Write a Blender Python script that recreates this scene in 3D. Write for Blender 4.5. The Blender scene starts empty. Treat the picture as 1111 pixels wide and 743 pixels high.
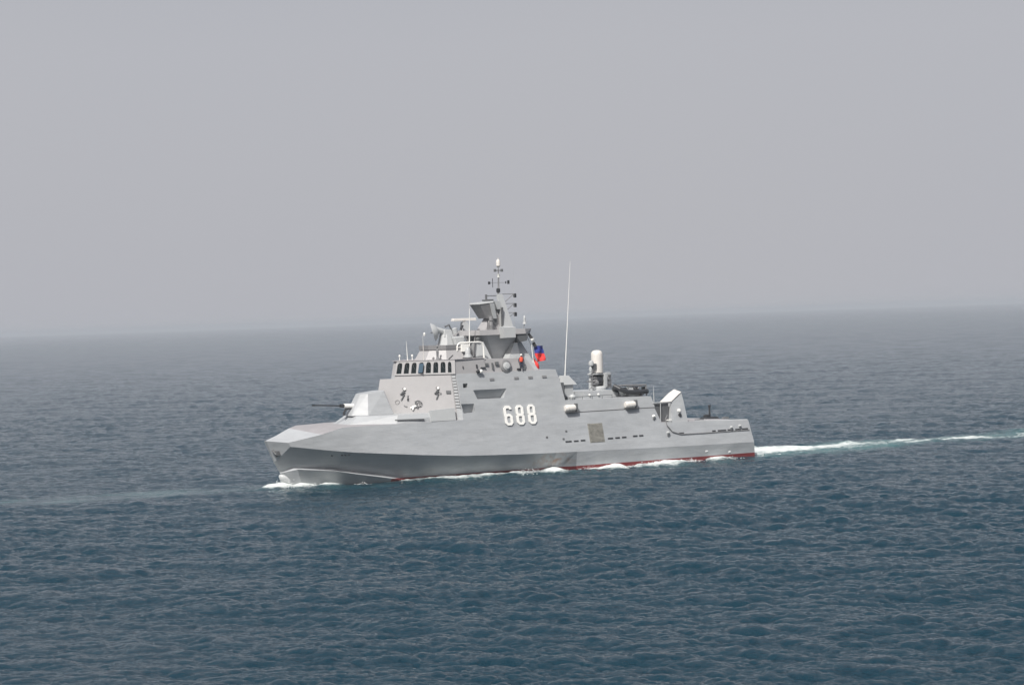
import bpy, bmesh, math, random
import numpy as np
from mathutils import Vector, Matrix
from math import sin, cos, pi, radians, atan, sqrt

# ---------------------------------------------------------------- camera
sc = bpy.context.scene
col = sc.collection
F = 2450.0; CAM_H = 16.755; ROLL = radians(1.88); PITCH = atan(27.0 / F)
cd = bpy.data.cameras.new('camera'); cam = bpy.data.objects.new('camera', cd); col.objects.link(cam)
cd.sensor_width = 36.0; cd.lens = F / 1111 * 36.0; cd.clip_start = 1.0; cd.clip_end = 80000
fwd = Vector((0, cos(PITCH), -sin(PITCH))); r0 = Vector((1, 0, 0)); u0 = r0.cross(fwd)
rt = r0 * cos(ROLL) - u0 * sin(ROLL); up = r0 * sin(ROLL) + u0 * cos(ROLL)
cam.matrix_world = Matrix(((rt.x, up.x, -fwd.x, 0), (rt.y, up.y, -fwd.y, 0), (rt.z, up.z, -fwd.z, CAM_H), (0, 0, 0, 1)))
sc.camera = cam

# ---------------------------------------------------------------- sky, sun, exposure
SUN_EL = radians(50); SUN_AZ = math.atan2(-0.36, -0.93)      # azimuth from +Y towards +X of the direction to the sun
w = bpy.data.worlds.new('World'); sc.world = w; w.use_nodes = True
nt = w.node_tree; nt.nodes.clear()
out = nt.nodes.new('ShaderNodeOutputWorld'); bg = nt.nodes.new('ShaderNodeBackground')
sky = nt.nodes.new('ShaderNodeTexSky'); sky.sky_type = 'NISHITA'; sky.sun_disc = False
sky.sun_elevation = SUN_EL; sky.sun_rotation = SUN_AZ; sky.dust_density = 6.0; sky.air_density = 1.0; sky.ozone_density = 1.0
bg.inputs[1].default_value = 0.1
# a veil of thin high cloud over the clear sky
tcw = nt.nodes.new('ShaderNodeTexCoord'); nz = nt.nodes.new('ShaderNodeTexNoise'); nz.inputs['Scale'].default_value = 1.6
nz.inputs['Detail'].default_value = 3; nt.links.new(tcw.outputs['Generated'], nz.inputs['Vector'])
veil = nt.nodes.new('ShaderNodeValToRGB'); nt.links.new(nz.outputs['Fac'], veil.inputs[0])
veil.color_ramp.elements[0].color = (4.72, 4.82, 5.32, 1); veil.color_ramp.elements[0].position = 0.3
veil.color_ramp.elements[1].color = (5.02, 5.03, 5.33, 1); veil.color_ramp.elements[1].position = 0.7
mx = nt.nodes.new('ShaderNodeMix'); mx.data_type = 'RGBA'; sxyz = nt.nodes.new('ShaderNodeSeparateXYZ'); nt.links.new(tcw.outputs['Generated'], sxyz.inputs[0])
mr = nt.nodes.new('ShaderNodeMapRange'); mr.inputs[1].default_value = 0.12; mr.inputs[2].default_value = 0.6; mr.inputs[3].default_value = 0.93; mr.inputs[4].default_value = 0.30
nt.links.new(sxyz.outputs['Z'], mr.inputs[0]); nt.links.new(mr.outputs[0], mx.inputs[0])
nt.links.new(sky.outputs[0], mx.inputs[6]); nt.links.new(veil.outputs[0], mx.inputs[7])
nt.links.new(mx.outputs[2], bg.inputs[0]); nt.links.new(bg.outputs[0], out.inputs[0])
sl = bpy.data.lights.new('sun', 'SUN'); sl.energy = 4.5; sl.angle = radians(1.5); sl.color = (1.0, 0.975, 0.93)
so = bpy.data.objects.new('sun', sl); col.objects.link(so)
sd = Vector((sin(SUN_AZ) * cos(SUN_EL), cos(SUN_AZ) * cos(SUN_EL), sin(SUN_EL)))
so.rotation_euler = sd.to_track_quat('Z', 'Y').to_euler()
vs = sc.view_settings; vs.view_transform = 'Standard'; vs.look = 'None'; vs.gamma = 1; vs.use_curve_mapping = False; vs.exposure = 0.0
cy = sc.cycles; cy.use_denoising = True; cy.denoising_prefilter = 'ACCURATE'; cy.sample_clamp_direct = 4.0; cy.sample_clamp_indirect = 4.0; cy.max_bounces = 6; cy.volume_bounces = 1

# ---------------------------------------------------------------- materials
def mat(name, c, rough=0.5, metal=0.0, var=0.0, vscale=1.0, bump=0.0, bscale=1.0, stretch=(1, 1, 1), spec=0.5, extra=None, plates=False):
    m = bpy.data.materials.new(name); m.use_nodes = True
    n = m.node_tree; b = n.nodes['Principled BSDF']
    b.inputs['Base Color'].default_value = (*c, 1); b.inputs['Roughness'].default_value = rough
    b.inputs['Metallic'].default_value = metal; b.inputs['Specular IOR Level'].default_value = spec
    tc = n.nodes.new('ShaderNodeTexCoord'); mp = n.nodes.new('ShaderNodeMapping'); mp.inputs['Scale'].default_value = stretch
    n.links.new(tc.outputs['Object'], mp.inputs[0])
    src = None
    if var > 0:
        t = n.nodes.new('ShaderNodeTexNoise'); t.inputs['Scale'].default_value = vscale; t.inputs['Detail'].default_value = 6
        t.inputs['Roughness'].default_value = 0.65
        n.links.new(mp.outputs[0], t.inputs['Vector'])
        r = n.nodes.new('ShaderNodeValToRGB'); n.links.new(t.outputs['Fac'], r.inputs[0])
        r.color_ramp.elements[0].position = 0.3; r.color_ramp.elements[1].position = 0.7
        r.color_ramp.elements[0].color = (*[x * (1 - var) for x in c], 1); r.color_ramp.elements[1].color = (*[min(1, x * (1 + var)) for x in c], 1)
        n.links.new(r.outputs[0], b.inputs['Base Color']); src = r.outputs[0]
    if bump > 0:
        t = n.nodes.new('ShaderNodeTexNoise'); t.inputs['Scale'].default_value = bscale; t.inputs['Detail'].default_value = 3
        n.links.new(mp.outputs[0], t.inputs['Vector'])
        bp = n.nodes.new('ShaderNodeBump'); bp.inputs['Strength'].default_value = 1.0; bp.inputs['Distance'].default_value = bump
        n.links.new(t.outputs['Fac'], bp.inputs['Height']); n.links.new(bp.outputs[0], b.inputs['Normal'])
    if plates and src is not None:
        sx = n.nodes.new('ShaderNodeSeparateXYZ'); n.links.new(tc.outputs['Object'], sx.inputs[0]); cx = n.nodes.new('ShaderNodeCombineXYZ')
        n.links.new(sx.outputs['X'], cx.inputs[0]); n.links.new(sx.outputs['Z'], cx.inputs[1])
        bk = n.nodes.new('ShaderNodeTexBrick'); n.links.new(cx.outputs[0], bk.inputs['Vector']); bk.inputs['Scale'].default_value = 1.0
        bk.inputs['Brick Width'].default_value = 3.1; bk.inputs['Row Height'].default_value = 1.27; bk.inputs['Mortar Size'].default_value = 0.025; bk.inputs['Mortar Smooth'].default_value = 0.6
        bk.inputs['Color1'].default_value = (1, 1, 1, 1); bk.inputs['Color2'].default_value = (0.955, 0.96, 0.965, 1); bk.inputs['Mortar'].default_value = (0.90, 0.90, 0.90, 1)
        ml = n.nodes.new('ShaderNodeMix'); ml.data_type = 'RGBA'; ml.blend_type = 'MULTIPLY'; ml.inputs[0].default_value = 1.0
        n.links.new(src, ml.inputs[6]); n.links.new(bk.outputs['Color'], ml.inputs[7]); src = ml.outputs[2]; n.links.new(src, b.inputs['Base Color'])
    if extra: extra(n, b, tc, src)
    return m

def hull_nodes(n, b, tc, src):
    """red antifouling below the boot line, salt and rust streaks on the lower plating, faint plate seams"""
    N = n.nodes.new; L = n.links.new
    sx = N('ShaderNodeSeparateXYZ'); L(tc.outputs['Object'], sx.inputs[0])
    mp = N('ShaderNodeMapping'); mp.inputs['Scale'].default_value = (0.9, 0.9, 0.35); L(tc.outputs['Object'], mp.inputs[0])
    st = N('ShaderNodeTexNoise'); st.inputs['Scale'].default_value = 0.7; st.inputs['Detail'].default_value = 7; L(mp.outputs[0], st.inputs['Vector'])
    low = N('ShaderNodeMapRange'); low.inputs[1].default_value = 3.3; low.inputs[2].default_value = 0.5; low.inputs[3].default_value = 0; low.inputs[4].default_value = 1
    L(sx.outputs['Z'], low.inputs[0])
    sm = N('ShaderNodeMapRange'); sm.inputs[1].default_value = 0.5; sm.inputs[2].default_value = 0.72; L(st.outputs['Fac'], sm.inputs[0])
    mu = N('ShaderNodeMath'); mu.operation = 'MULTIPLY'; L(low.outputs[0], mu.inputs[0]); L(sm.outputs[0], mu.inputs[1])
    mu2 = N('ShaderNodeMath'); mu2.operation = 'MULTIPLY'; mu2.inputs[1].default_value = 0.22; L(mu.outputs[0], mu2.inputs[0])
    salt = N('ShaderNodeMix'); salt.data_type = 'RGBA'; L(mu2.outputs[0], salt.inputs[0]); L(src, salt.inputs[6]); salt.inputs[7].default_value = (0.5, 0.5, 0.49, 1)
    # rust bloom amidships near the fender line
    px = N('ShaderNodeMapping'); px.inputs['Location'].default_value = (-28.5 * 0.22, 0, -1.35 * 0.9); px.inputs['Scale'].default_value = (0.22, 0.0, 0.9)
    L(tc.outputs['Object'], px.inputs[0])
    ln = N('ShaderNodeVectorMath'); ln.operation = 'LENGTH'; L(px.outputs[0], ln.inputs[0])
    rm = N('ShaderNodeMapRange'); rm.inputs[1].default_value = 0.8; rm.inputs[2].default_value = 0.1; L(ln.outputs['Value'], rm.inputs[0])
    st2 = N('ShaderNodeTexNoise'); st2.inputs['Scale'].default_value = 1.6; st2.inputs['Detail'].default_value = 8; L(tc.outputs['Object'], st2.inputs['Vector'])
    rs = N('ShaderNodeMapRange'); rs.inputs[1].default_value = 0.45; rs.inputs[2].default_value = 0.65; L(st2.outputs['Fac'], rs.inputs[0])
    rmul = N('ShaderNodeMath'); rmul.operation = 'MULTIPLY'; L(rm.outputs[0], rmul.inputs[0]); L(rs.outputs[0], rmul.inputs[1])
    rust = N('ShaderNodeMix'); rust.data_type = 'RGBA'; L(rmul.outputs[0], rust.inputs[0]); L(salt.outputs[2], rust.inputs[6]); rust.inputs[7].default_value = (0.30, 0.20, 0.15, 1)
    # boot line
    cmp_ = N('ShaderNodeMath'); cmp_.operation = 'LESS_THAN'; cmp_.inputs[1].default_value = 0.50; L(sx.outputs['Z'], cmp_.inputs[0])
    aft = N('ShaderNodeMath'); aft.operation = 'LESS_THAN'; aft.inputs[1].default_value = 47.5; L(sx.outputs['X'], aft.inputs[0])
    rz = N('ShaderNodeMath'); rz.operation = 'MULTIPLY'; L(cmp_.outputs[0], rz.inputs[0]); L(aft.outputs[0], rz.inputs[1])
    red = N('ShaderNodeMix'); red.data_type = 'RGBA'; L(rz.outputs[0], red.inputs[0]); L(rust.outputs[2], red.inputs[6]); red.inputs[7].default_value = (0.19, 0.032, 0.034, 1)
    L(red.outputs[2], b.inputs['Base Color'])

GREY = (0.37, 0.385, 0.40)
M = {}
M['hull'] = mat('hull paint', GREY, 0.45, var=0.10, vscale=0.7, bump=0.055, bscale=0.8, stretch=(0.5, 0.5, 1.5), extra=hull_nodes, plates=True)
M['paint'] = mat('superstructure paint', (0.375, 0.39, 0.402), 0.45, var=0.10, vscale=0.7, bump=0.045, bscale=0.8, stretch=(0.5, 0.5, 1.5), plates=True)
M['front'] = mat('bridge front paint', (0.355, 0.350, 0.354), 0.5, var=0.04, vscale=1.2, bump=0.01, bscale=1.0)
M['deck'] = mat('deck non-slip paint', (0.30, 0.29, 0.30), 0.8, var=0.12, vscale=0.9)
M['pale'] = mat('pale grey paint', (0.43, 0.445, 0.45), 0.45, var=0.03, vscale=1.5)
M['metal'] = mat('dull grey metal', (0.22, 0.22, 0.225), 0.5, metal=0.2, var=0.1, vscale=3)
M['dark'] = mat('black rubber and gunmetal', (0.03, 0.032, 0.036), 0.45, var=0.2, vscale=4)
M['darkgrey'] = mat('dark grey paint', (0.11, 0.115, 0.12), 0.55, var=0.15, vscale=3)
M['white'] = mat('white enamel', (0.84, 0.835, 0.80), 0.35, var=0.04, vscale=2)
M['cream'] = mat('cream fibreglass', (0.66, 0.635, 0.60), 0.4, var=0.06, vscale=2)
M['glass'] = mat('tinted bridge glass', (0.008, 0.014, 0.016), 0.12, var=0.1, vscale=1, spec=0.3)
M['red'] = mat('red cloth', (0.75, 0.045, 0.04), 0.8, var=0.08, vscale=3)
M['blue'] = mat('navy blue cloth', (0.02, 0.035, 0.22), 0.8, var=0.08, vscale=3)
M['black'] = mat('black paint', (0.02, 0.02, 0.02), 0.6, var=0.1, vscale=3)
M['louvre'] = mat('weathered louvre metal', (0.24, 0.235, 0.21), 0.7, var=0.3, vscale=2.2)
M['orange'] = mat('orange lifejacket cloth', (0.8, 0.10, 0.05), 0.8, var=0.05, vscale=3)
M['navy'] = mat('dark work clothing', (0.03, 0.035, 0.06), 0.85, var=0.1, vscale=3)
M['skin'] = mat('skin', (0.42, 0.24, 0.16), 0.6, var=0.05, vscale=6)
M['foamspray'] = mat('white spray', (0.82, 0.84, 0.84), 0.9, var=0.03, vscale=3, bump=0.05, bscale=6)

# ---------------------------------------------------------------- mesh helpers
class MB:
    def __init__(s): s.v = []; s.f = []
    def add(s, vs_, fs):
        o = len(s.v); s.v += [tuple(map(float, q)) for q in vs_]; s.f += [tuple(o + i for i in q) for q in fs]; return s
    def hexa(s, bottom, top):
        n = len(bottom); vs_ = list(bottom) + list(top)
        fs = [tuple(reversed(range(n))), tuple(range(n, 2 * n))] + [(i, (i + 1) % n, n + (i + 1) % n, n + i) for i in range(n)]
        return s.add(vs_, fs)
    def box(s, x0, x1, y0, y1, z0, z1, tx=0.0, ty=0.0):
        b = [(x0, y0, z0), (x1, y0, z0), (x1, y1, z0), (x0, y1, z0)]
        t = [(x0 + tx, y0 + ty, z1), (x1 - tx, y0 + ty, z1), (x1 - tx, y1 - ty, z1), (x0 + tx, y1 - ty, z1)]
        return s.hexa(b, t)
    def tube(s, pts, r, n=8, r1=None):
        pts = [Vector(p) for p in pts]; k = len(pts); rs = [r + ((r1 if r1 is not None else r) - r) * i / max(1, k - 1) for i in range(k)]
        vs_ = []; prev = None
        for i, p in enumerate(pts):
            d = (pts[min(i + 1, k - 1)] - pts[max(i - 1, 0)]).normalized()
            a = prev if prev is not None else Vector((0, 0, 1)) if abs(d.z) < 0.9 else Vector((1, 0, 0))
            u = d.cross(a).normalized(); v = u.cross(d).normalized(); prev = v
            vs_ += [p + (u * cos(2 * pi * j / n) + v * sin(2 * pi * j / n)) * rs[i] for j in range(n)]
        fs = [(i * n + j, i * n + (j + 1) % n, (i + 1) * n + (j + 1) % n, (i + 1) * n + j) for i in range(k - 1) for j in range(n)]
        fs += [tuple(reversed(range(n))), tuple((k - 1) * n + j for j in range(n))]
        return s.add(vs_, fs)
    def lathe(s, c, prof, axis=(0, 0, 1), n=20):
        c = Vector(c); d = Vector(axis).normalized(); a = Vector((0, 0, 1)) if abs(d.z) < 0.9 else Vector((1, 0, 0))
        u = d.cross(a).normalized(); v = d.cross(u); vs_ = []
        for (r, h) in prof: vs_ += [c + d * h + (u * cos(2 * pi * j / n) + v * sin(2 * pi * j / n)) * max(r, 1e-3) for j in range(n)]
        k = len(prof)
        fs = [(i * n + j, i * n + (j + 1) % n, (i + 1) * n + (j + 1) % n, (i + 1) * n + j) for i in range(k - 1) for j in range(n)]
        fs += [tuple(reversed(range(n))), tuple((k - 1) * n + j for j in range(n))]
        return s.add(vs_, fs)
    def build(s, name, m, parent=None, smooth=False, bevel=0.0, label=None, recalc=True):
        me = bpy.data.meshes.new(name); me.from_pydata(s.v, [], s.f)
        bm = bmesh.new(); bm.from_mesh(me)
        if recalc: bmesh.ops.recalc_face_normals(bm, faces=bm.faces)
        bm.to_mesh(me); bm.free()
        if smooth:
            for p in me.polygons: p.use_smooth = True
            me.set_sharp_from_angle(angle=radians(38))
        me.materials.append(m)
        o = bpy.data.objects.new(name, me); col.objects.link(o); o.parent = parent
        if bevel > 0:
            bv = o.modifiers.new('bevel', 'BEVEL'); bv.width = bevel; bv.segments = 2; bv.limit_method = 'ANGLE'; bv.angle_limit = radians(25)
        if label: o['label'] = label
        return o
def tag(o, label, cat, group=None, kind=None):
    if label: o['label'] = label
    if cat: o['category'] = cat
    if group: o['group'] = group
    if kind: o['kind'] = kind
    return o
def cut(o, cutters):
    """recess openings: cut the solids out and keep only the resulting mesh"""
    for c in cutters:
        k = c.build('cutter', M['paint'], o.parent); bpy.context.view_layer.update(); md = o.modifiers.new('cut', 'BOOLEAN'); md.object = k; md.operation = 'DIFFERENCE'; md.solver = 'EXACT'
        bpy.context.view_layer.update()
        dg = bpy.context.evaluated_depsgraph_get(); me = bpy.data.meshes.new_from_object(o.evaluated_get(dg))
        o.modifiers.clear(); o.data = me; bpy.data.objects.remove(k)

# ---------------------------------------------------------------- ship frame: x forward from the stern, y to port, z up from the water
TH = radians(32.863); ORG = Vector((24.303, 263.688, 0))
hx, hy = -cos(TH), -sin(TH); pxx, pyy = sin(TH), -cos(TH)
def empty(name, loc, rz=0.0):
    e = bpy.data.objects.new(name, None); e.location = loc; e.rotation_euler = (0, 0, rz); e.empty_display_size = 0.5; col.objects.link(e); return e
def on_ship(x, y, z): return Vector((ORG.x + hx * x + pxx * y, ORG.y + hy * x + pyy * y, z))
RZ = pi + TH

# ================================================================ THE SEA
def spectrum_tile(L, N, V, lmin, lmax, wdir, seed, spread=2):
    rg = np.random.default_rng(seed); g = 9.81
    k1 = np.fft.fftfreq(N, L / N) * 2 * pi; kx, ky = np.meshgrid(k1, k1, indexing='ij'); k = np.hypot(kx, ky); k[0, 0] = 1e-6
    Lp = V * V / g; c = (kx * wdir[0] + ky * wdir[1]) / k
    P = np.exp(-1 / (k * Lp) ** 2) / k ** 4 * (np.abs(c) ** spread + 0.06) * np.where(c < 0, 0.15, 1.0); P[0, 0] = 0
    lam = 2 * pi / k; P = P * (1 / (1 + (lmin / lam) ** 12)) * (1 / (1 + (lam / lmax) ** 12))
    h = (rg.normal(size=(N, N)) + 1j * rg.normal(size=(N, N))) * np.sqrt(P)
    H = np.fft.ifft2(h).real; s = H.std()
    X = np.fft.ifft2(-1j * kx / k * h).real; Y = np.fft.ifft2(-1j * ky / k * h).real
    return (np.stack([H, X, Y], -1) / s).astype(np.float32), L, N
def sample(tile, x, y, ang=0.0):
    T, L, N = tile; ca, sa = cos(ang), sin(ang)
    u = ((x * ca + y * sa) / L * N) % N; v = ((-x * sa + y * ca) / L * N) % N
    i = np.floor(u).astype(int); j = np.floor(v).astype(int); fu = (u - i)[..., None]; fv = (v - j)[..., None]; i %= N; j %= N; i2 = (i + 1) % N; j2 = (j + 1) % N
    R = T[i, j] * (1 - fu) * (1 - fv) + T[i2, j] * fu * (1 - fv) + T[i, j2] * (1 - fu) * fv + T[i2, j2] * fu * fv
    h, a, b = R[..., 0], R[..., 1], R[..., 2]
    return np.stack([h, a * ca - b * sa, a * sa + b * ca], -1)
def vnoise(x, y, seed=0):
    def hsh(i, j):
        n = (i.astype(np.int64) * 374761393 + j.astype(np.int64) * 668265263 + seed * 1442695) & 0x7fffffff
        n = ((n ^ (n >> 13)) * 1274126177) & 0x7fffffff
        return ((n ^ (n >> 16)) & 0xffff) / 65535.0
    i = np.floor(x); j = np.floor(y); fx = x - i; fy = y - j; fx = fx * fx * (3 - 2 * fx); fy = fy * fy * (3 - 2 * fy)
    a = hsh(i, j); b = hsh(i + 1, j); c = hsh(i, j + 1); d = hsh(i + 1, j + 1)
    return a + (b - a) * fx + (c - a) * fy + (a - b - c + d) * fx * fy
def fbm(x, y, seed=0, o=4):
    r = 0; a = 0.5
    for q in range(o): r = r + a * vnoise(x * 2 ** q + 7.3 * q, y * 2 ** q - 3.1 * q, seed + q); a *= 0.5
    return r / (1 - 0.5 ** o)

def ywl(x):      # half breadth of the hull at the waterline
    return np.interp(x, [0, 14, 26.5, 40, 45, 50, 53, 56.2, 57.9], [6.84, 6.84, 6.3, 5.15, 4.7, 3.8, 2.9, 1.1, 0.0])

def make_sea():
    a_in = 0.27; na = 900
    a_w = 0.72; ang = np.concatenate([np.linspace(-pi, -a_w, 60, endpoint=False), np.linspace(-a_w, -a_in, 380, endpoint=False), np.linspace(-a_in, a_in, na, endpoint=False), np.linspace(a_in, a_w, 380, endpoint=False), np.linspace(a_w, pi, 60, endpoint=False)])
    r_near, r_far, nr = 92.0, 14000.0, 1250
    inv_r = np.linspace(1 / r_near, 1 / r_far, nr); r = 1 / inv_r
    r = np.concatenate([[1.0, 12, 25, 35], np.arange(40, 91.7, 0.45), r]); nr = len(r)
    dr = np.gradient(r)
    A, Rr = np.meshgrid(ang, r, indexing='xy')
    X = Rr * np.sin(A); Y = Rr * np.cos(A); DR = np.broadcast_to(dr[:, None], X.shape)
    inside = (np.abs(A) < a_w) & (Rr > 40)
    wd = (-0.25, -0.97)
    sw = spectrum_tile(260.0, 512, 6.2, 5.0, 60, wd, 3)
    md = spectrum_tile(97.0, 1024, 5.0, 1.4, 5.0, wd, 5, 1.5)
    hi = spectrum_tile(31.0, 512, 4.0, 0.22, 1.8, wd, 9, 1)
    D = np.zeros(X.shape + (3,), np.float32)
    gust = 0.35 + 1.3 * fbm(X / 28, Y / 60, 11, 3)
    idx = np.where(inside)
    x, y, dd = X[idx], Y[idx], DR[idx]; g = gust[idx][:, None]
    d = sample(sw, x, y) * 0.10 * (0.5 + g * .5) + sample(sw, x, y, 0.55) * 0.04
    d = d + sample(md, x, y) * 0.056 * g * np.clip(3.6 / dd, 0, 1)[:, None] + sample(md, x + 31, y - 17, -0.4) * 0.035 * g * np.clip(3.6 / dd, 0, 1)[:, None]
    d = d + sample(hi, x, y, 0.2) * 0.036 * g * np.clip(1.6 / dd, 0, 1)[:, None]
    # ship frame
    rx, ry = x - ORG.x, y - ORG.y; sx = rx * hx + ry * hy; sy = rx * pxx + ry * pyy
    foam = np.zeros_like(x); aer = np.zeros_like(x); lift = np.zeros_like(x)
    on = (sx > -2) & (sx < 61) & (np.abs(sy) < 22)
    yd = np.abs(sy) - ywl(sx)
    lump = np.clip((fbm(sx / 3.2, sy / 2.0 + 40, 21, 3) - 0.36) * 3.2, 0, 1)
    along = np.interp(sx, [-1, 2, 14, 22, 30, 38, 44, 50, 56, 59, 61], [0.8, .55, .8, .9, .85, .6, .75, .6, 1.0, .9, 0])
    wdt = np.interp(sx, [0, 20, 35, 50, 60], [2.2, 2.8, 2.4, 1.8, 1.4])
    ft = np.exp(-(np.clip(yd, 0, None) / wdt) ** 2) * along * (0.42 + 0.9 * lump)
    foam = np.where(on, ft, foam); lift = np.where(on, np.exp(-(np.clip(yd, 0, None) / (wdt * .8)) ** 2) * along * (0.06 + .60 * lump), 0)
    # diverging crest beyond the bow foam, aerated greener water beside the hull
    aer = np.where(on, np.exp(-(np.clip(yd, 0, None) / 5.0) ** 2) * .22 * (0.4 + lump), 0)
    # wake astern
    aft = sx < 1.0; dist = -sx
    side = np.interp(dist, [0, 10, 25, 60, 200], [5.5, 5.0, 3.4, 3.4, 6.0])
    wn = fbm(sx / 6, sy / 1.6, 33, 4)
    amp = np.interp(dist, [-1, 0, 8, 20, 45, 90, 300], [0, 1.35, 1.0, .74, .70, .60, .2])
    off = np.interp(dist, [0, 15, 60, 200], [2.0, 3.0, 5.5, 12.0])
    yy = sy - off * 0.6 - (fbm(sx / 14, sx * 0 + 2, 5, 2) - .5) * 3
    wf = np.exp(-(yy / side) ** 4) * amp * (0.22 + 1.15 * wn)
    foam = np.where(aft, np.maximum(foam, wf), foam)
    aer = np.where(aft, np.maximum(aer, np.exp(-(yy / (side * 1.5)) ** 4) * np.interp(dist, [0, 60, 300], [.9, .42, .2])), aer)
    lift = np.where(aft, np.exp(-(yy / 6) ** 2) * np.interp(dist, [-1, 1, 5, 12, 25], [0, .45, .4, .12, .0]) * (0.5 + wn), lift)
    # bow splash thrown ahead of the stem
    bs = np.exp(-(((sx - 58.6) / 1.6) ** 2 + (sy / 1.7) ** 2)); foam = np.maximum(foam, bs * (0.7 + .5 * lump)); lift = np.maximum(lift, bs * (0.1 + .35 * lump))
    # smooth old slick to the left of the bow
    calm = np.exp(-((sy + 3.0 - (fbm(sx / 20, sx * 0, 8, 2) - .5) * 7 + (sx - 58) * .17) / 4.5) ** 4) * np.clip((sx - 59) / 6, 0, 1)
    aer = np.maximum(aer, calm * .5 * np.clip(fbm(sx / 5, sy / 2.2, 61, 3) * 2 - .5, 0, 1))
    d *= (1 - 0.85 * np.clip(calm, 0, 1))[:, None]
    # few little whitecaps
    near_hull = np.clip(1 - np.clip(yd, 0, None) / 2.0, 0, 1) * on
    d *= (1 - .7 * near_hull)[:, None]
    d[:, 0] += lift
    D[idx] = d
    fo = np.zeros(X.shape, np.float32); ae = np.zeros(X.shape, np.float32); fo[idx] = foam; ae[idx] = aer
    fade = np.clip((a_w - np.abs(A)) / 0.08, 0, 1) * np.clip((Rr - 40) / 12, 0, 1) * np.clip((9000 - Rr) / 4000, 0, 1)
    D *= fade[..., None]
    co = np.stack([X + 1.15 * D[..., 1], Y + 1.15 * D[..., 2], D[..., 0]], -1).reshape(-1, 3).astype(np.float32)
    nc = len(ang); n = co.shape[0]
    jj = np.arange(nc); j2 = (jj + 1) % nc
    i = np.arange(nr - 1)[:, None] * nc
    q = np.stack([i + jj, i + j2, i + nc + j2, i + nc + jj], -1).reshape(-1, 4)[:, ::-1]
    me = bpy.data.meshes.new('sea'); me.vertices.add(n); me.vertices.foreach_set('co', co.ravel())
    me.loops.add(q.size); me.loops.foreach_set('vertex_index', q.astype(np.int32).ravel())
    me.polygons.add(len(q)); me.polygons.foreach_set('loop_start', np.arange(0, q.size, 4, dtype=np.int32))
    me.polygons.foreach_set('use_smooth', np.ones(len(q), bool)); me.update(calc_edges=True)
    for nm, ar in (('foam', fo), ('aerated', ae)):
        at = me.attributes.new(nm, 'FLOAT', 'POINT'); at.data.foreach_set('value', ar.ravel())
    o = bpy.data.objects.new('sea', me); col.objects.link(o); o['kind'] = 'structure'
    # material
    m = bpy.data.materials.new('sea water'); m.use_nodes = True; nn = m.node_tree; b = nn.nodes['Principled BSDF']; N = nn.nodes.new; Lk = nn.links.new
    b.inputs['IOR'].default_value = 1.333
    tc = N('ShaderNodeTexCoord')
    def noise(scale, detail, st, rgh=0.6):
        mp = N('ShaderNodeMapping'); mp.inputs['Scale'].default_value = st; Lk(tc.outputs['Object'], mp.inputs[0])
        t = N('ShaderNodeTexNoise'); t.inputs['Scale'].default_value = scale; t.inputs['Detail'].default_value = detail; t.inputs['Roughness'].default_value = rgh
        Lk(mp.outputs[0], t.inputs['Vector']); return t
    n1 = noise(3.0, 6, (0.7, 1.0, 1.0), .7); n2 = noise(0.3, 4, (0.55, 1.0, 1.0))
    b1 = N('ShaderNodeBump'); b1.inputs['Strength'].default_value = 1; b1.inputs['Distance'].default_value = 0.20; Lk(n1.outputs['Fac'], b1.inputs['Height'])
    b2 = N('ShaderNodeBump'); b2.inputs['Strength'].default_value = 1; b2.inputs['Distance'].default_value = 0.95; Lk(n2.outputs['Fac'], b2.inputs['Height']); Lk(b2.outputs[0], b1.inputs['Normal'])
    Lk(b1.outputs[0], b.inputs['Normal'])
    b.inputs['Roughness'].default_value = 0.16
    fa = N('ShaderNodeAttribute'); fa.attribute_name = 'foam'; aa = N('ShaderNodeAttribute'); aa.attribute_name = 'aerated'
    fn = noise(2.0, 8, (0.8, 1, 1), 0.8)
    # foam mask: attribute + noise over a threshold
    ad = N('ShaderNodeMath'); ad.operation = 'MULTIPLY_ADD'; Lk(fn.outputs['Fac'], ad.inputs[0]); ad.inputs[1].default_value = 1.0; Lk(fa.outputs['Fac'], ad.inputs[2])
    th = N('ShaderNodeMapRange'); th.interpolation_type = 'SMOOTHSTEP'; th.inputs[1].default_value = 0.84; th.inputs[2].default_value = 1.34; Lk(ad.outputs[0], th.inputs[0])
    wc = N('ShaderNodeMix'); wc.data_type = 'RGBA'; wc.inputs[6].default_value = (0.003, 0.0285, 0.047, 1); wc.inputs[7].default_value = (0.10, 0.22, 0.22, 1)
    am = N('ShaderNodeMath'); am.operation = 'MULTIPLY'; am.inputs[1].default_value = 0.8; Lk(aa.outputs['Fac'], am.inputs[0]); Lk(am.outputs[0], wc.inputs[0])
    fc = N('ShaderNodeMix'); fc.data_type = 'RGBA'; Lk(th.outputs[0], fc.inputs[0]); Lk(wc.outputs[2], fc.inputs[6]); fc.inputs[7].default_value = (0.70, 0.74, 0.73, 1)
    Lk(fc.outputs[2], b.inputs['Base Color'])
    rr = N('ShaderNodeMapRange'); rr.inputs[3].default_value = 0.08; rr.inputs[4].default_value = 0.8; Lk(th.outputs[0], rr.inputs[0]); Lk(rr.outputs[0], b.inputs['Roughness'])
    me.materials.append(m)
    return o
sea = make_sea()

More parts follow.
